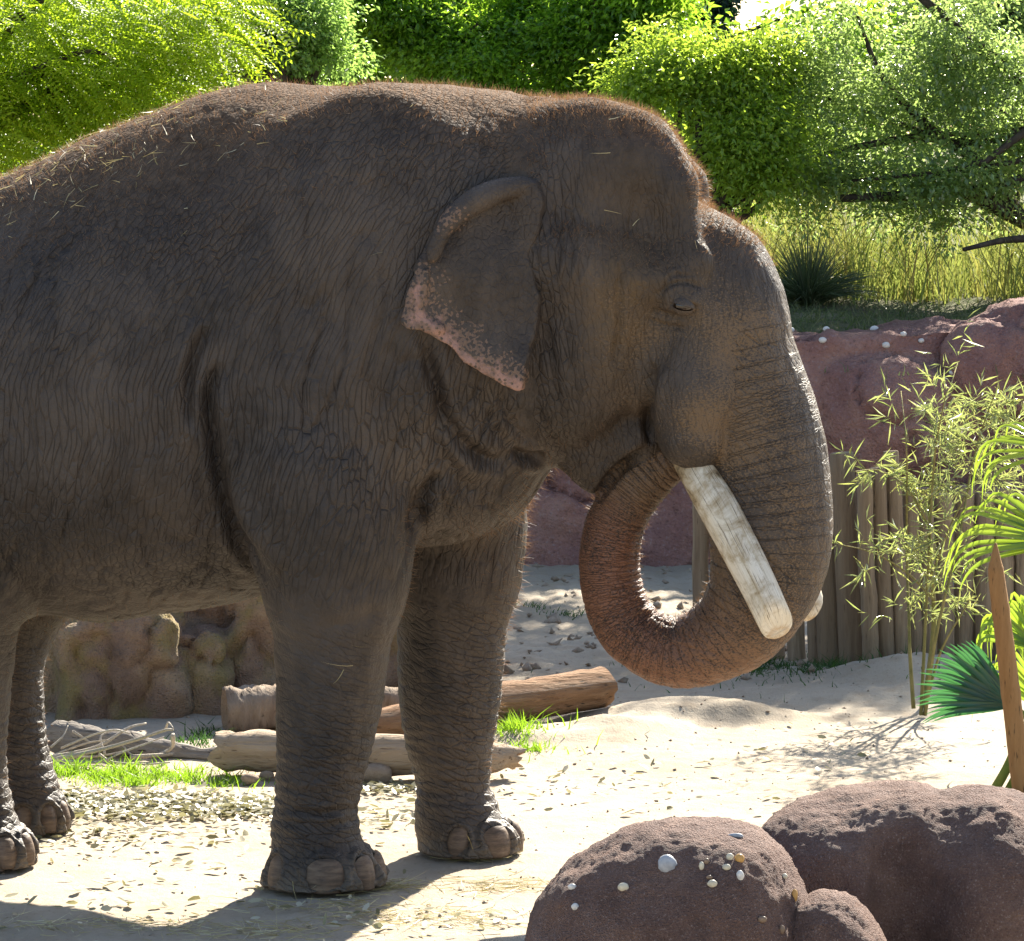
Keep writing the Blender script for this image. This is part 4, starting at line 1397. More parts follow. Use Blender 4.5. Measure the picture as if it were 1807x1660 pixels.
    uvw = np.stack([al * 1.6, np.cos(th_) * 2.2, np.sin(th_) * 2.2], 1)
    Vt = Vt + (.0035 * fbm(uvw * 1.6, 2))[:, None] * np.array([.3, -1, .3])
    mobj('tusk', Vt, Ft, ivory, root, True, {'along': ('FLOAT', al), 'uvw': ('FLOAT_VECTOR', uvw)})
    Vf = Vt * np.array([1, -1, 1.0])
    for _ in range(4):
        fx, fy = project(Ew(Vf)); kx = fx.argmax(); ky_ = fy.argmax()
        Vf = Vf + np.array([(1452 - fx.max()) / PM, 0, (fy.max() - 1096) / PM])
    mobj('tusk', Vf, [f[::-1] for f in Ft], ivory, root, True, {'along': ('FLOAT', al), 'uvw': ('FLOAT_VECTOR', uvw)})
    # ---------------- eyes
    me = Mat('eye'); me.bsdf((.020, .011, .006), 0.10, 0.6)
    rd = ray(1203, 540); rd = np.array([rd @ EU, rd @ EV, rd[2]]); rd /= np.linalg.norm(rd)
    q = E(1203, 540, -.60) + rd * np.linspace(0, .5, 400)[:, None]
    hit = q[np.argmax(fld.sample(q) < 0)]
    def ball(c, r, lat0, lat1, nm, mat, sg, tilt=0.0):
        # pole axis along the slit (local forward); lat = angle round that axis, 0 = outwards
        V_, F_ = [], []
        nu, nv = 14, 16
        for i in range(nu + 1):
            a_ = math.pi * i / nu
            for j in range(nv + 1):
                b_ = lat0 + (lat1 - lat0) * j / nv
                x, y, z = -math.cos(a_) * 1.25, -math.sin(a_) * math.cos(b_), math.sin(a_) * math.sin(b_)
                x, z = x * math.cos(tilt) + z * math.sin(tilt), -x * math.sin(tilt) + z * math.cos(tilt)
                V_.append(c + r * np.array([x, y, z]))
        for i in range(nu):
            for j in range(nv):
                k = i * (nv + 1) + j
                F_.append((k, k + 1, k + nv + 2, k + nv + 1))
        V_ = np.array(V_)
        if sg > 0: V_ = V_ * np.array([1, -1, 1.0]); F_ = [f[::-1] for f in F_]
        return mobj(nm, V_, F_, mat, root)
    for sg in (-1, 1):
        c = hit + np.array([0, .017, 0])
        ey = ball(c, .027, -math.pi, math.pi, 'eye', me.m, sg, R(14))
        for rr_, la, lb in ((.0315, .16, 1.9), (.0315, -1.9, -.46)):
            V0 = ball(c, rr_, la, lb, 'eyelid', earskin, sg, R(14))
            V0.parent = ey
    # ---------------- toenails
    mn = Mat('toenail')
    co = mn.co('Object')
    nn = mn.noise(mn.mapping(co, (1, 1, 5)), 14, 5, 0.65)
    mn.bsdf(mn.ramp(nn, [(0.3, (.055, .040, .028)), (0.5, (.13, .086, .056)), (0.75, (.22, .155, .10))]), 0.6, 0.3, mn.bump(nn, 0.5, 0.006))
    for ctr, outd, tang, w, h in nail_frames(fld):
        P, Fc = [], []
        for i in range(8):
            rr_ = i / 7
            for j in range(24):
                b = 2 * math.pi * j / 24
                X = math.copysign(abs(math.cos(b)) ** 0.8, math.cos(b)) * rr_
                Z = math.sin(b) * rr_
                if Z < 0: Z = -min(-Z, 0.72)
                bulge = math.sqrt(max(0, 1 - rr_ ** 3.0)) * .017
                p = ctr + tang * X * w + np.array([0, 0, 1.0]) * (Z * h) + outd * (bulge - .022 * abs(X) ** 2 - 0.016 * max(Z, 0))
                p[2] = max(p[2], .004)
                P.append(p)
        for i in range(7):
            for j in range(24):
                k2 = (j + 1) % 24
                Fc.append((i * 24 + j, (i + 1) * 24 + j, (i + 1) * 24 + k2, i * 24 + k2))
        P = np.array(P); P = P + outd * (.004 * fbm(P * np.array([60, 60, 12.0]), 2))[:, None]
        mobj('toenail', P, Fc, mn.m, root)
    return root, V, nrm, fld
ELE, EV_LOCAL, EN_LOCAL, EFIELD = build_elephant()
# ================================================================== FENCE, LOGS, BRANCHES
def wood_material(name, cols, stretch=(1, 1, 1), sc=1.0, bumpd=.01, crack=(.03, .022, .016), ck=.30):
    m = Mat(name); co = m.co('Object')
    v = m.mapping(co, stretch)
    n1 = m.noise(v, 22 * sc, 6, .7, .3); n2 = m.noise(co, 4 * sc, 4, .6)
    rn = m.n('ShaderNodeObjectInfo').outputs['Random']
    base = m.ramp(n1, [(0.28, cols[0]), (0.5, cols[1]), (0.72, cols[2])])
    base = m.mix(m.ramp(n2, [(0.42, 0.0), (0.68, 0.7)]), base, cols[1])
    base = m.mix(m.math('MULTIPLY', rn, 0.55), base, cols[0])
    n3 = m.noise(v, 60 * sc, 3, .6)
    base = m.mix(m.ramp(n3, [(ck, 0.9), (ck + .10, 0.0)]), base, crack)
    m.bsdf(base, 0.88, 0.15, m.bump(m.math('ADD', n1, m.math('MULTIPLY', n3, .5)), 0.9, bumpd))
    return m.m
POST = wood_material('weathered_post', [(.15, .108, .070), (.29, .215, .14), (.40, .315, .21)], (1, 1, .06), 1.6, .009, ck=.26)
LOGM = wood_material('barked_log', [(.15, .08, .045), (.27, .155, .085), (.36, .24, .15)], (.10, 1, 1), 1.3, .03)
DRIFT = wood_material('bleached_driftwood', [(.30, .21, .13), (.42, .33, .24), (.52, .45, .36)], (.10, 1, 1), 1.2, .025, (.12, .075, .045))
GREYW = wood_material('grey_weathered_wood', [(.14, .12, .10), (.25, .22, .19), (.36, .33, .29)], (.07, 1, 1), 1.8, .012)
PALM = wood_material('ridged_palm_bark', [(.10, .07, .05), (.22, .165, .12), (.36, .29, .22)], (1, .3, .3), .9, .02)

fence = empty('post_fence', atG(1450, 1185))
tag(fence, 'palisade of upright weathered wooden posts below the mauve wall', 'fence')
fo = np.array(fence.location)
posts = [  # top x, bottom x, top y, base y, width px, Y offset
    (1236, 1240, 868, 1160, 34, .35), (1268, 1274, 880, 1162, 32, .32), (1300, 1306, 860, 1164, 34, .30), (1333, 1338, 875, 1165, 33, .28), (1366, 1372, 866, 1166, 34, .24),
    (1398, 1408, 872, 1168, 36, .18), (1430, 1441, 868, 1170, 30, .10), (1455, 1470, 885, 1176, 46, .08), (1486, 1509, 800, 1180, 46, -.03), (1524, 1541, 838, 1190, 32, -.05),
    (1548, 1571, 826, 1188, 30, -.02), (1572, 1597, 797, 1186, 32, 0), (1606, 1617, 845, 1184, 34, .05), (1632, 1640, 862, 1180, 36, .02), (1664, 1670, 872, 1178, 40, .05),
    (1702, 1705, 858, 1176, 38, .08), (1738, 1738, 870, 1175, 38, .1), (1772, 1770, 862, 1174, 36, .12), (1806, 1802, 872, 1174, 38, .14), (1842, 1836, 860, 1172, 38, .16)]
rg = np.random.default_rng(71)
for (xt, xb, yt, yb, w, dy) in posts:
    b = atG(xb, yb); b[1] += dy * .3
    t = atY(xt, yt, b[1] + .03)
    r = w / ppm(b[1]) / 2 * rg.uniform(.86, 1.02)
    jog = rg.choice([-.05, 0, .05]); b[1] += jog
    n = 12
    pth = np.linspace(b - [0, 0, .12], t, n)
    pth[1:-1] += rg.normal(size=(n - 2, 3)) * .0025
    V, F = tube(np.vstack([pth, t + (t - b) * .004]), np.concatenate([np.linspace(r * 1.05, r * .95, n), [r * .86]]), 16, True, .035, int(xt))
    mobj('post', V - fo, F, POST, fence, True)

def log(name, label, pts, mat, seg=22, n=30, rough=.04, seed=0, lump=.0, end_jag=0.0, cat='log'):
    """pts: rows (x, y, z, radius) -> tapered trunk with uneven bark and cut ends; local X runs along the log"""
    P = smooth_path(np.array(pts, float), n)
    c = P[0, :3].copy()
    d = P[-1, :3] - P[0, :3]; rz = math.atan2(d[1], d[0])
    root = empty(name, c, rz); tag(root, label, cat)
    V, F = tube(P[:, :3], P[:, 3], seg, False, rough, seed)
    ctr = np.repeat(P[:, :3], seg, 0)
    rad = V - ctr; rl = np.linalg.norm(rad, axis=1)[:, None]
    V = V + rad / rl * (lump * fbm(V * 9 + seed, 3)[:, None] + .3 * lump * fbm(V * 30, 2)[:, None])
    rg = np.random.default_rng(seed)
    if end_jag:
        dn = d / np.linalg.norm(d)
        for s0 in (slice(0, seg), slice(len(V) - seg, len(V))):
            V[s0] += dn * (rg.normal(size=(seg, 1)) * end_jag)
    cs, sn = math.cos(-rz), math.sin(-rz)
    def loc(Q):
        q = Q - c
        return np.stack([cs * q[:, 0] - sn * q[:, 1], sn * q[:, 0] + cs * q[:, 1], q[:, 2]], 1)
    mobj('bark', loc(V), F, mat, root)
    # end faces, slightly recessed, with a ring relief
    me_ = ENDGRAIN
    for s0, sg in ((0, 1), (len(V) - seg, -1)):
        ring = V[s0:s0 + seg]; m = ring.mean(0) + d / np.linalg.norm(d) * (.012 * sg)
        rows = [ring * a + m * (1 - a) + rg.normal(size=(seg, 3)) * .0025 * (a < .99) for a in (1, .75, .5, .25)]
        vv = np.concatenate(rows + [m[None]])
        ff = [(i * seg + j, i * seg + (j + 1) % seg, (i + 1) * seg + (j + 1) % seg, (i + 1) * seg + j) for i in range(3) for j in range(seg)]
        ff += [(3 * seg + j, 3 * seg + (j + 1) % seg, 4 * seg) for j in range(seg)]
        if sg < 0: ff = [f[::-1] for f in ff]
        mobj('cut_end', loc(vv), [f[::-1] for f in ff], me_, root)
    return root

ENDGRAIN = wood_material('end_grain', [(.20, .12, .07), (.31, .20, .12), (.40, .28, .18)], (1, 1, 1), 2.0, .01)

def on(px, py, Y, rpx, extra=0):
    p = atY(px, py, Y); return (p[0], p[1], p[2], rpx / ppm(Y))
log('log', 'smooth tan log with its right end raised over the sand, behind the far foreleg', [on(540, 1296, 3.5, 30), on(690, 1279, 3.6, 34), on(880, 1243, 3.9, 38), on(1064, 1214, 4.3, 36)], LOGM, lump=.012, seed=3)
log('log', 'thick ridged palm log lying against the rock outcrop', [on(396, 1256, 3.95, 42), on(480, 1252, 4.0, 42), on(590, 1246, 4.1, 34), on(730, 1236, 4.2, 22)], PALM, lump=.03, rough=.06, seed=4, n=46)
log('log', 'sun-bleached driftwood log with a broken end, in front of the other logs', [on(392, 1322, 2.75, 38), on(470, 1326, 2.7, 36), on(620, 1330, 2.65, 36), on(760, 1334, 2.6, 34), on(860, 1334, 2.62, 30), on(914, 1338, 2.66, 17)], DRIFT, lump=.03, rough=.05, seed=5, end_jag=.022)
log('log', 'flat grey weathered branch lying left of the driftwood log', [on(92, 1302, 3.3, 28), on(180, 1310, 3.25, 26), on(290, 1326, 3.2, 19), on(402, 1336, 3.15, 12)], GREYW, lump=.022, rough=.07, seed=6, end_jag=.02)

# dead branch with bare bleached twigs
TWIG = wood_material('bleached_twig', [(.34, .29, .23), (.46, .41, .34), (.58, .53, .46)], (1, 1, 1), 3.0, .004)
root = empty('dead_branch', atG(200, 1372)); tag(root, 'tangle of bare bleached twigs lying over the grey branch', 'branch')
ro = np.array(root.location)
tw = [[(90, 1345), (170, 1318), (225, 1285), (258, 1276)], [(98, 1352), (180, 1322), (250, 1302), (292, 1288), (305, 1288)], [(128, 1290), (190, 1328), (240, 1342), (290, 1352)],
      [(292, 1288), (297, 1275), (306, 1285)], [(305, 1296), (304, 1318), (282, 1342), (250, 1356), (215, 1340), (180, 1300)], [(108, 1320), (160, 1298), (200, 1288), (230, 1294)],
      [(230, 1345), (280, 1338), (310, 1338), (322, 1350), (318, 1360)], [(175, 1330), (200, 1345), (260, 1358), (300, 1345)], [(90, 1318), (110, 1300), (120, 1280)],
      [(110, 1370), (170, 1345), (215, 1328), (270, 1308)], [(130, 1376), (200, 1368), (265, 1366), (300, 1384)], [(95, 1335), (150, 1312), (190, 1305)],
      [(185, 1330), (178, 1300), (200, 1288)], [(205, 1300), (230, 1330), (248, 1352)], [(120, 1360), (200, 1330), (290, 1300)]]
rg = np.random.default_rng(81)
for i, pl in enumerate(tw):
    Y0 = 2.95 + .25 * rg.random()
    pts = np.array([atY(x, y, Y0 - .05 * k * (1 if i % 2 else -1)) for k, (x, y) in enumerate(pl)])
    pts[:, 2] = np.maximum(pts[:, 2], .012)
    P = smooth_path(pts, 16)
    r0 = .010 if i in (0, 1, 4, 6) else .006
    V, F = tube(P, np.linspace(r0, r0 * .45, 16), 6, True, .06, i)
    mobj('twig', V - ro, F, TWIG, root)

# small stones by the driftwood
STONE = rock_material('small_stone', [(.22, .16, .11), (.32, .24, .17), (.40, .32, .24), (.44, .37, .30)], 6, .008)
rr = random.Random(4)
for (px, py, r, lab) in [(662, 1376, 24, 'lumpy tan stone under the driftwood log beside the near foreleg'), (442, 1380, 13, 'small grey stone below the broken end of the driftwood'), (470, 1372, 10, 'tiny pale stone at the driftwood left of the near foreleg')]:
    g = atG(px, py); k = r / ppm(g[1])
    V, F = blob((0, 0, 0), (k * 1.3, k, k * .75), rr, 10, 14)
    V = V + .25 * k * fbm(V * 14 + px, 3)[:, None] * V / (np.linalg.norm(V, axis=1)[:, None] + 1e-6)
    o = mobj('stone', V, F, STONE); o.location = (g[0], g[1], k * .5); tag(o, lab, 'stone')

# ---- leaf litter
LITTER = leaf_material('fallen_leaf', [(.12, .11, .05), (.28, .25, .13), (.46, .42, .29), (.58, .54, .42)], (.35, .33, .14), .22, .45, .5)
def litter():
    rg = np.random.default_rng(91)
    zones = [(200, 1420, 120, .22, 900), (320, 1425, 130, .22, 900), (450, 1425, 80, .18, 480), (120, 1410, 60, .16, 300), (690, 1390, 70, .10, 200), (680, 1440, 90, .2, 120), (950, 1390, 150, .3, 60),
             (350, 1520, 220, .35, 55), (1150, 1400, 220, .5, 45), (200, 1600, 260, .3, 60), (1350, 1330, 260, .6, 50), (700, 1620, 160, .25, 80), (120, 1480, 90, .2, 90), (300, 1470, 200, .12, 110)]
    Cs = []
    for px, py, rpx, rY, n in zones:
        g = atG(px, py)
        Cs.append(np.stack([g[0] + rpx / ppm(g[1]) * rg.normal(size=n) * .75, g[1] + rY * rg.normal(size=n) * .8], 1))
    C2 = np.concatenate(Cs); n = len(C2)
    z = ground_z(C2[:, 0], C2[:, 1])
    C = np.stack([C2[:, 0], C2[:, 1], z + rg.uniform(.006, .022, n)], 1)
    ax = rg.normal(size=(n, 3)) * np.array([1, 1, .22]); nr = np.array([0, 0, 1.0]) + .38 * rg.normal(size=(n, 3))
    V, F, r = oval_leaves(C, ax, nr, rg.uniform(.024, .060, n), rg.uniform(.014, .026, n), rg)
    tag(mobj('leaf_litter', V, F, LITTER, None, False, {'rnd': ('FLOAT', r)}), 'pale fallen leaves scattered over the sand', 'leaves', kind='stuff')
litter()
# grit and small stones strewn over the yard
def gravel():
    rg = np.random.default_rng(95)
    n = 3000
    X = rg.uniform(-2.6, 3.4, n); Y = np.concatenate([rg.uniform(-1.4, 5.5, 2000), rg.uniform(5.5, 10.6, 1000)])
    s = np.where(Y > 5.5, rg.uniform(.010, .045, n), rg.uniform(.002, .011, n)) * rg.uniform(.5, 1, n)
    z = ground_z(X, Y)
    base = np.array([(1, 0, 0), (0, 1, 0), (-1, 0, 0), (0, -1, 0), (0, 0, .7), (0, 0, -.7)], float)
    tri = np.array([(0, 1, 4), (1, 2, 4), (2, 3, 4), (3, 0, 4), (1, 0, 5), (2, 1, 5), (3, 2, 5), (0, 3, 5)])
    V = base[None] * rg.uniform(.6, 1.3, (n, 6, 1)) * s[:, None, None] + .25 * s[:, None, None] * rg.normal(size=(n, 6, 3))
    V += np.stack([X, Y, z + s * .2], 1)[:, None, :]
    F = (tri[None] + (np.arange(n) * 6)[:, None, None]).reshape(-1, 3)
    tag(mobj('gravel', V.reshape(-1, 3), F, STONE, None, False), 'grit and small stones strewn over the sand', 'gravel', kind='stuff')
gravel()
# larger single leaves that stand out on the sand
rg = np.random.default_rng(93)
lv, lf, lr = oval_leaves(np.array([[0, 0, .012]]), np.array([[1.0, 0, .05]]), np.array([[0, .2, 1.0]]), np.array([.075]), np.array([.034]), rg)
lm = fast_mesh('fallen_leaf', lv, lf, False, {'rnd': ('FLOAT', np.full(6, .12))}); lm.materials.append(LITTER)
for i, (px, py) in enumerate([(172, 1562), (198, 1562), (212, 1592), (232, 1596), (380, 1536), (345, 1588), (275, 1596), (415, 1470), (1045, 1352), (1085, 1352), (1240, 1350), (1262, 1368), (1110, 1440), (1340, 1440),
                              (1135, 1355), (985, 1372), (900, 1395), (135, 1575), (60, 1590), (330, 1500)]):
    g = atG(px, py)
    o = link(bpy.data.objects.new('fallen_leaf', lm))
    o.location = (g[0], g[1], float(ground_z(g[:1], g[1:2])[0]) + .004)
    o.rotation_euler = (rg.normal() * .3, rg.normal() * .3, rg.uniform(0, 6.28))
    tag(o, 'single olive brown fallen leaf lying on open sand', 'leaf', 'single fallen leaves on the sand')

# ================================================================== BAMBOO, PALM, STAKE
BAMB = leaf_material('bamboo_leaf', [(.10, .13, .06), (.17, .20, .09), (.28, .29, .17), (.40, .32, .11)], (.42, .50, .12), .42, .24, 1.0)
CANE = bark_material('green_cane', (.14, .14, .05), (.26, .22, .09), 1.5)
def bamboo():
    rg = np.random.default_rng(101)
    Y = 4.5
    base = atG(1630, 1262)
    root = empty('bamboo_plant', base); tag(root, 'slender bamboo clump with narrow glinting leaves before the fence', 'bamboo')
    stems = [[(1628, 1262), (1640, 1180), (1648, 1080), (1640, 930), (1650, 780), (1690, 640)], [(1612, 1250), (1606, 1160), (1604, 1090), (1600, 960), (1600, 800), (1590, 690)],
             [(1632, 1262), (1652, 1120), (1690, 960), (1720, 800), (1760, 680)], [(1630, 1262), (1660, 1150), (1710, 1060), (1740, 1000)], [(1625, 1262), (1632, 1120), (1640, 960), (1650, 800), (1670, 690)],
             [(1650, 1060), (1600, 1010), (1540, 975), (1480, 960)], [(1646, 1010), (1690, 900), (1750, 800), (1800, 740)], [(1640, 930), (1600, 860), (1550, 830), (1505, 832)]]
    C, A = [], []
    for i, pl in enumerate(stems):
        y0 = Y + rg.uniform(-.15, .15)
        pts = np.array([atY(x, y, y0 + .06 * k * rg.normal()) for k, (x, y) in enumerate(pl)])
        P = smooth_path(pts, 24)
        r0 = (.016, .010, .010, .007, .009, .006, .006, .006)[i]
        V, F = tube(P, np.linspace(r0, .002, 24), 7)
        mobj('cane', V - base, F, CANE, root)
        # side twigs with leaf fans
        nt = (42, 20, 50, 9, 32, 8, 40, 8)[i]
        for j in range(nt):
            u = .42 + .58 * rg.random() if i not in (5, 7) else .5 + .5 * rg.random()
            p = P[min(int(u * 23), 23)]
            d = rand_unit(1, rg)[0] * np.array([1, .8, .6]) + np.array([0, 0, .35]); d /= np.linalg.norm(d)
            ln = rg.uniform(.06, .30)
            e = p + d * ln
            k = rg.integers(6, 13)
            for q in range(k):
                s = rg.random()
                C.append(p + d * ln * (.35 + .65 * s)); A.append(d * .6 + rand_unit(1, rg)[0] * .75 + np.array([0, 0, -.12]))
    C = np.array(C); A = np.array(A); n = len(C)
    L = rg.uniform(.05, .12, n)
    A /= np.linalg.norm(A, axis=1)[:, None]
    V, F, r = leaves(C + A * (L * .5)[:, None], A, rand_unit(n, rg) + np.array([0, 0, .6]), L, rg.uniform(.005, .010, n), rg, .2)
    tag(mobj('foliage', V - base, F, BAMB, root, False, {'rnd': ('FLOAT', r)}), kind='stuff')
bamboo()

FROND = leaf_material('palm_frond', [(.05, .12, .03), (.12, .22, .03), (.24, .30, .04)], (.42, .58, .04), .45, .28, .7)
FAN = leaf_material('fan_frond', [(.018, .065, .042), (.03, .10, .055), (.06, .15, .055)], (.10, .35, .08), .30, .28, .6)
STEMG = bark_material('green_petiole', (.10, .16, .03), (.22, .24, .05), .6)
def ribbon(path, width, nrm):
    """a pleated leaf blade along a path, pointed at the tip"""
    P = np.asarray(path); n = len(P)
    T = np.gradient(P, axis=0); T /= np.linalg.norm(T, axis=1)[:, None] + 1e-9
    S = np.cross(T, nrm); S /= np.linalg.norm(S, axis=1)[:, None] + 1e-9
    U = np.cross(S, T)
    t = np.linspace(0, 1, n)
    w = (width * np.clip(np.minimum(.45 + t * 2.5, 1) * (1 - t ** 2.4), .02, 1))[:, None] * .5
    V = np.concatenate([P - S * w + U * w * .5, P, P + S * w + U * w * .5])
    F = []
    for i in range(n - 1):
        F += [(i, i + 1, n + i + 1, n + i), (n + i, n + i + 1, 2 * n + i + 1, 2 * n + i)]
    return V, F
def palm():
    rg = np.random.default_rng(111)
    base = atG(1842, 1402)
    root = empty('fan_palm', base); tag(root, 'young fan palm with green pleated fronds at the right edge', 'palm')
    V, F = tube(smooth_path(np.array([base + [0, 0, -.05], base + [0, 0, .10], base + [.01, .0, .22]]), 6), np.linspace(.10, .05, 6), 12, True, .06, 2)
    mobj('trunk', V - base, F, PALM, root)
    def fan(hpx, hpy, Y, a0, a1, n, L, mat, face, droop, wd, petiole=True, nm='frond', rlen=None):
        h = atY(hpx, hpy, Y)
        face = np.asarray(face, float); face /= np.linalg.norm(face)
        ex = np.cross(face, [0, 0, 1.0]); ex /= np.linalg.norm(ex)     # points left as seen from the camera for face=-Y
        ey = np.cross(ex, face)
        parts = []; rn = []
        for i in range(n):
            a = R(a0 + (a1 - a0) * i / (n - 1))
            d = ex * math.cos(a) + ey * math.sin(a)
            ll = L * (.86 + .14 * math.sin(math.pi * i / (n - 1))) * rg.uniform(.93, 1.05)
            tt = np.linspace(0, 1, 13)
            br = np.clip((tt - .55) / .45, 0, 1)
            P = h + d * (ll * tt)[:, None] + np.array([0, 0, -1.0]) * (droop * ll * (tt ** 2 * .35 + br ** 2 * .9 * rg.uniform(.3, 1.2)))[:, None] - d * (ll * .3 * br ** 2 * min(1, droop * 2.0))[:, None] + face * (.03 * math.sin(i * 1.9) * tt)[:, None]
            v, f_ = ribbon(P, wd, face)
            parts.append((v, f_)); rn.append(np.full(len(v), rg.random()))
        V, F = merge(parts)
        fr = mobj(nm, V - base, F, mat, root, False, {'rnd': ('FLOAT', np.concatenate(rn))})
        if petiole:
            c = base + np.array([0, 0, .12])
            P = smooth_path(np.array([c, (c + h) / 2 + [0, 0, .06], h]), 12)
            V, F = tube(P, np.linspace(.018, .009, 12), 7)
            mobj('petiole', V - base, F, STEMG, fr)
        return fr
    # angles: 0 = towards picture left, 90 = up  (ex points to -X when face is -Y)
    fan(1786, 1246, 2.2, -8, 62, 30, .42, FAN, (-.15, -1, .25), .10, .026)
    fan(1836, 1150, 2.5, 20, 150, 34, .46, FROND, (.1, -1, .2), .55, .022)
    fan(1876, 960, 2.3, -10, 60, 14, .58, FROND, (0, -.75, .65), .30, .030)
    fan(1872, 800, 2.6, -15, 70, 11, .46, FROND, (0, -.6, .8), .38, .028)
    fan(1860, 1260, 2.8, 30, 120, 22, .55, FROND, (0, -1, .1), .35, .022)
    # two cut leaf stalks leaning out of the base
    for a, b, r in [((1750, 1402), (1796, 1312), .020), ((1776, 1400), (1806, 1330), .016)]:
        P = smooth_path(np.array([atY(a[0], a[1], 2.2), atY((a[0] + b[0]) / 2 + 3, (a[1] + b[1]) / 2, 2.2), atY(b[0], b[1], 2.25), atY(b[0] + 30, b[1] - 60, 2.3)]), 10)
        V, F = tube(P, np.linspace(r, r * .8, 10), 8)
        mobj('petiole', V - base, F, STEMG, root)
palm()
STAKE = wood_material('brown_cane_stake', [(.20, .11, .045), (.33, .19, .085), (.42, .27, .13)], (1, 1, .12), 1.4, .006)
P = np.array([[*atY(x, y, 1.9), r / ppm(1.9)] for x, y, r in [(1812, 1440, 19), (1800, 1360, 18), (1786, 1240, 17), (1774, 1140, 16.5), (1764, 1060, 15.5), (1758, 1010, 14), (1757, 985, 9), (1757, 958, 2)]])
P = smooth_path(P, 40)
for k in (12, 21, 29): P[k, 3] *= 1.07
c0 = P[0, :3].copy()
V, F = tube(P[:, :3], P[:, 3], 14, True, .03, 9)
st = mobj('cane_stake', V - c0, F, STAKE); st.location = c0
tag(st, 'pointed brown cane stake leaning in front of the fan palm', 'stake')
# ================================================================== FOREGROUND BOULDERS
def fore_boulder(name, label, build, lo, hi, seed, h=.011):
    f = Field(lo, hi, h)
    build(f)
    V, Q = rock_mesh(f, (.032, .016, .003), (2.2, 6.5, 24.0), 0.0, seed)
    n = f.normal(V)
    up = sstep(-.1, .6, n[:, 2])
    crust = .38 * fbm(V * 20.0 + seed, 2) + .9 * np.abs(fbm(V * 48.0 + seed, 2))
    V = V + n * (crust * .010 * (0.25 + .75 * up))[:, None]
    c = V.mean(0); c[2] = 0
    o = mobj(name, V - c, Q, LAVA); o.location = c
    tag(o, label, 'boulder')
    return o, f, c
def A(px, py, Y): return atY(px, py, Y)
def b1(f):
    Y = -3.0
    f.ell(A(1180, 1700, Y), (.365, .36, .385), .1)
    f.ell(A(1285, 1640, Y + .02), (.205, .32, .275), .12)
    f.ell(A(1060, 1700, Y), (.205, .30, .27), .10)
    f.ell(A(1180, 1900, Y), (.38, .40, .40), .12)
BO1, BF1, BC1 = fore_boulder('boulder', 'dark reddish boulder with pebbles set in its face, nearest the elephant', b1, (-.25, -3.6, -.1), (1.1, -2.4, 1.0), 3.0)
def b2(f):
    Y = -2.45
    f.ell(A(1560, 1560, Y), (.30, .34, .29), .08)
    f.ell(A(1440, 1500, Y), (.125, .26, .13), .10)
    f.ell(A(1490, 1640, Y - .06), (.125, .25, .26), .06)
    f.ell(A(1400, 1560, Y - .04), (.12, .28, .17), .10)
    f.ell(A(1735, 1600, Y - .02), (.25, .38, .33), .05)
    f.ell(A(1870, 1640, Y + .1), (.30, .40, .35), .10)
    f.ell(A(1640, 1900, Y), (.46, .46, .5), .1)
    f.cut((-9, -9, -9), (9, 9, 9), lambda X, Yy, Z: np.sqrt((X - A(1606, 0, Y - .36)[0] - .05 * (Z - .4)) ** 2 + ((Yy - Y + .33)) ** 2) - .10 + 0 * Z, .05)
BO2, BF2, BC2 = fore_boulder('boulder', 'largest dark boulder in the right foreground with a deep vertical groove', b2, (.45, -3.2, -.1), (2.6, -1.6, 1.05), 9.0)
def b3(f):
    Y = -3.1
    f.ell(A(1455, 1665, Y), (.135, .17, .15), .05)
    f.ell(A(1490, 1750, Y), (.13, .2, .2), .06)
BO3, BF3, BC3 = fore_boulder('boulder', 'low dark boulder wedged between the pebbled and the grooved boulder', b3, (.6, -3.5, .0), (1.2, -2.7, .75), 15.0)

PEB = {}
def pebm(k, c):
    m = Mat('pebble_' + k); co = m.co('Object'); n = m.noise(co, 60, 4, .6)
    m.bsdf(m.mix(m.ramp(n, [(.35, 0.0), (.7, 1.0)]), tuple(x * .7 for x in c), c), .45, .4); PEB[k] = m.m
pebm('grey', (.38, .40, .43)); pebm('cream', (.60, .55, .42)); pebm('amber', (.55, .31, .09)); pebm('white', (.66, .64, .60)); pebm('brown', (.22, .15, .10))
rr = random.Random(12)
from mathutils.bvhtree import BVHTree
BVH1 = BVHTree.FromPolygons([v.co[:] for v in BO1.data.vertices], [tuple(p.vertices) for p in BO1.data.polygons])
def pebble(px, py, rpx, rpy, kind, lab=None):
    d = ray(px, py); d = d / np.linalg.norm(d)
    hit = BVH1.ray_cast(Vector((CAM - BC1).tolist()), Vector(d.tolist()))
    if hit[0] is None: return
    p = np.array(hit[0]) + BC1
    k = ppm(p[1])
    V, F = blob((0, 0, 0), (rpx / k, .7 * min(rpx, rpy) / k, rpy / k), rr, 8, 12)
    o = mobj('pebble', V + p - BC1 - d * .004, F, PEB[kind], BO1)
    if lab: o['label'] = lab
for a in [(1177, 1525, 17, 18, 'grey', 'large blue-grey pebble'), (1305, 1515, 9, 9, 'amber', 'amber pebble'), (1288, 1512, 7, 7, 'cream'), (1282, 1530, 8, 6, 'cream'), (1306, 1545, 7, 10, 'white'), (1257, 1559, 9, 7, 'cream'),
          (1100, 1565, 10, 8, 'cream'), (1298, 1475, 15, 5, 'grey'), (1238, 1528, 5, 8, 'cream'), (1247, 1520, 5, 6, 'brown'), (1384, 1546, 6, 5, 'cream'), (1402, 1580, 6, 12, 'amber'), (1345, 1622, 9, 6, 'brown'), (1252, 1548, 6, 4, 'brown'),
          (1380, 1640, 5, 8, 'brown'), (1405, 1628, 4, 8, 'cream'), (1010, 1565, 8, 6, 'white'), (1015, 1600, 7, 7, 'white')]:
    pebble(*a)

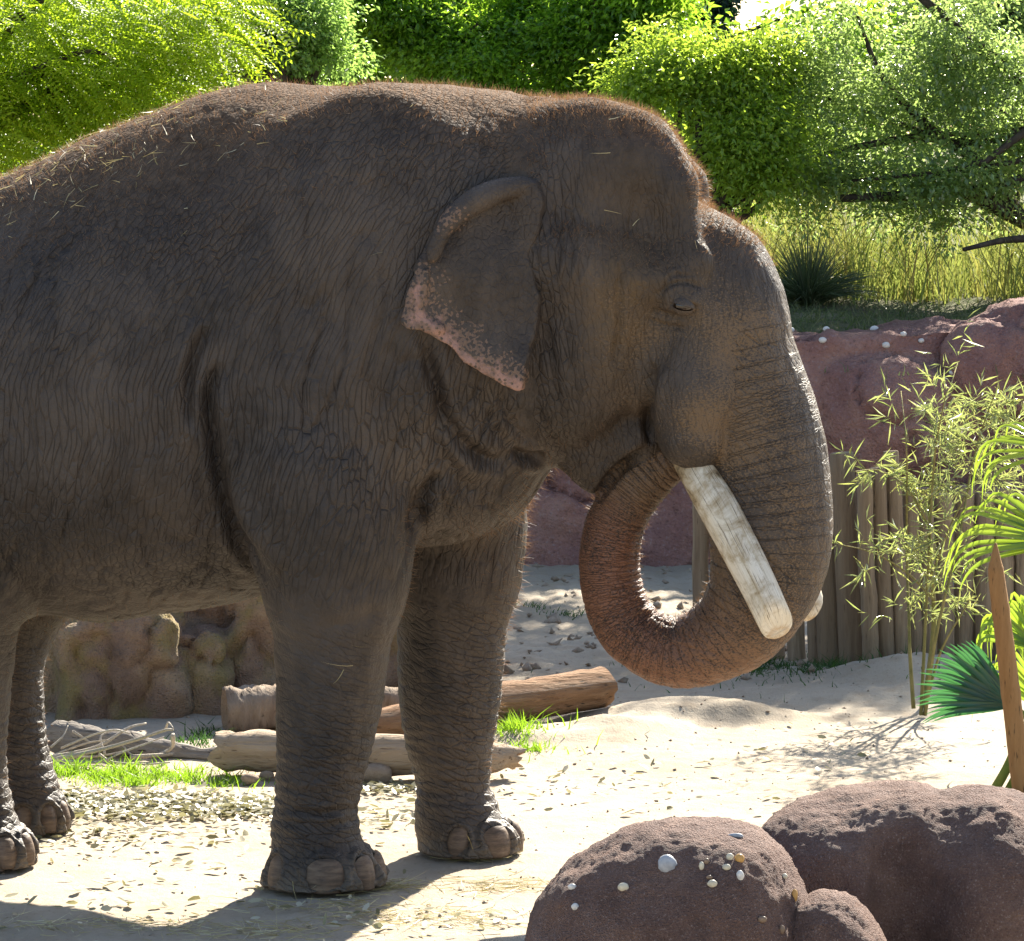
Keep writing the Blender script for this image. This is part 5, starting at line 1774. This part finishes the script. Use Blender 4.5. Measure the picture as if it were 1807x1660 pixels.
# ---- straw: wisps on the animal's back, at its feet and behind the boulder
STRAW = leaf_material('straw', [(.30, .24, .10), (.45, .38, .20), (.60, .54, .36)], (.45, .38, .16), .25, .5, .3)
def straw_strands(name, label, B, D, Ln, rg, wd=.0035, seg=4, kink=.35):
    n = len(B)
    bend = rand_unit(n, rg) * kink
    V, F, r = blades(B, D, bend, Ln, np.full(n, wd), rg, seg)
    return tag(mobj(name, V, F, STRAW, None, False, {'rnd': ('FLOAT', r)}), label, 'straw', kind='stuff')
def tangent(rg, N, lift):
    D = rand_unit(len(N), rg); D -= (D * N).sum(1)[:, None] * N
    return D / np.linalg.norm(D, axis=1)[:, None] + N * lift
rg = np.random.default_rng(121)
Vw = Ew(EV_LOCAL); Nw = EN_LOCAL[:, :1] * EU + EN_LOCAL[:, 1:2] * EV + np.array([0, 0, 1.0]) * EN_LOCAL[:, 2:3]
vpx, vpy = project(Vw)
top = np.nonzero((Nw[:, 2] > .6) & (Vw[:, 2] > 2.1) & (vpx < 520) & (vpx > -150))[0]
wgt = np.exp(-((vpx[top] - 170) / 190) ** 2) + .15
k = rg.choice(top, 420, p=wgt / wgt.sum())
straw_strands('straw', 'wisps of pale straw lying along the elephant\'s back', Vw[k] + Nw[k] * .008, tangent(rg, Nw[k], .12), rg.uniform(.02, .075, 420), rg, .003, 4, .2)
sc = np.nonzero((Nw[:, 1] < -.3) & (vpx < 900) & (vpx > 0) & (vpy < 520) & (vpy > 180))[0]
hd = np.nonzero((vpx > 1050) & (vpx < 1280) & (vpy > 190) & (vpy < 480) & (Nw[:, 1] < .2))[0]
lg = np.nonzero((vpx > 500) & (vpx < 660) & (vpy > 1040) & (vpy < 1560) & (Nw[:, 1] < -.5))[0]
k = np.concatenate([rg.choice(sc, 12), rg.choice(hd, 12), rg.choice(lg, 7)])
D = rand_unit(len(k), rg); D -= (D * Nw[k]).sum(1)[:, None] * Nw[k]; D += np.array([0, 0, -.3]) + Nw[k] * .05
straw_strands('straw', 'stray straw stems stuck to the elephant\'s flank, brow and near foreleg', Vw[k] + Nw[k] * .006, D, rg.uniform(.03, .12, len(k)), rg, .003)
def ground_straw(label, spots, n, seed):
    rg = np.random.default_rng(seed)
    s = np.array([gs(*q) for q in spots])[rg.integers(0, len(spots), n)]
    X = s[:, 0] + s[:, 2] * rg.normal(size=n) * .6; Y = s[:, 1] + s[:, 3] * rg.normal(size=n) * .6
    B = np.stack([X, Y, ground_z(X, Y) + rg.uniform(.003, .014, n)], 1)
    D = rg.normal(size=(n, 3)) * np.array([1, 1, .08])
    straw_strands('straw', label, B, D, rg.uniform(.04, .15, n), rg, .0032, 3, .2)
ground_straw('thin layer of trampled straw around the forefeet', [(600, 1600, 150, .18), (800, 1620, 160, .25), (680, 1560, 60, .08), (880, 1560, 90, .15), (150, 1630, 200, .15), (450, 1640, 160, .15), (840, 1510, 50, .06)], 1300, 131)
ground_straw('loose heap of straw behind the grooved boulder', [(1800, 1425, 45, .10), (1830, 1440, 40, .1)], 500, 132)

# ================================================================== ELEPHANT HAIR
def hair():
    rg = np.random.default_rng(141)
    m = leaf_material('elephant_hair', [(.11, .060, .030), (.20, .115, .058), (.28, .19, .115)], (.32, .17, .08), .30, .5, .3)
    L = EV_LOCAL; N = EN_LOCAL
    back = (L[:, 2] > 2.15) & (N[:, 2] > .25)
    crown = (vpx > 930) & (vpx < 1260) & (vpy < 420) & (L[:, 2] > 2.0) & ((N[:, 2] > .35) | (N[:, 0] > .62))
    chest = (vpx > 700) & (vpx < 930) & (vpy > 850) & (vpy < 1400) & (N[:, 0] > .35)
    hind = (vpx < 160) & (vpy > 1060) & (vpy < 1400) & (N[:, 0] > .2)
    jaw = (vpx > 900) & (vpx < 1100) & (vpy > 740) & (vpy < 900)
    loop = (vpx > 1080) & (vpx < 1270) & (vpy > 860) & (vpy < 1130)
    belly = (vpx > 100) & (vpx < 500) & (vpy > 1030) & (vpy < 1100)
    P, Nn, Ln = [], [], []
    for msk, n, l0, l1 in [(back, 14000, .010, .034), (crown, 6500, .010, .034), (chest, 1300, .015, .05), (hind, 700, .012, .035), (jaw, 500, .02, .05), (loop, 900, .01, .03), (belly, 500, .012, .03)]:
        k = np.nonzero(msk)[0]
        if len(k) == 0: continue
        k = rg.choice(k, n)
        P.append(L[k]); Nn.append(N[k]); Ln.append(rg.uniform(l0, l1, n))
    P = np.concatenate(P); Nn = np.concatenate(Nn); Ln = np.concatenate(Ln); n = len(P)
    D = Nn + .55 * rand_unit(n, rg)
    V, F, r = blades(P - Nn * .002, D, .35 * rand_unit(n, rg), Ln, np.full(n, .0014), rg, 2)
    tag(mobj('hair', V, F, m, ELE, False, {'rnd': ('FLOAT', r)}), kind='stuff')
hair()
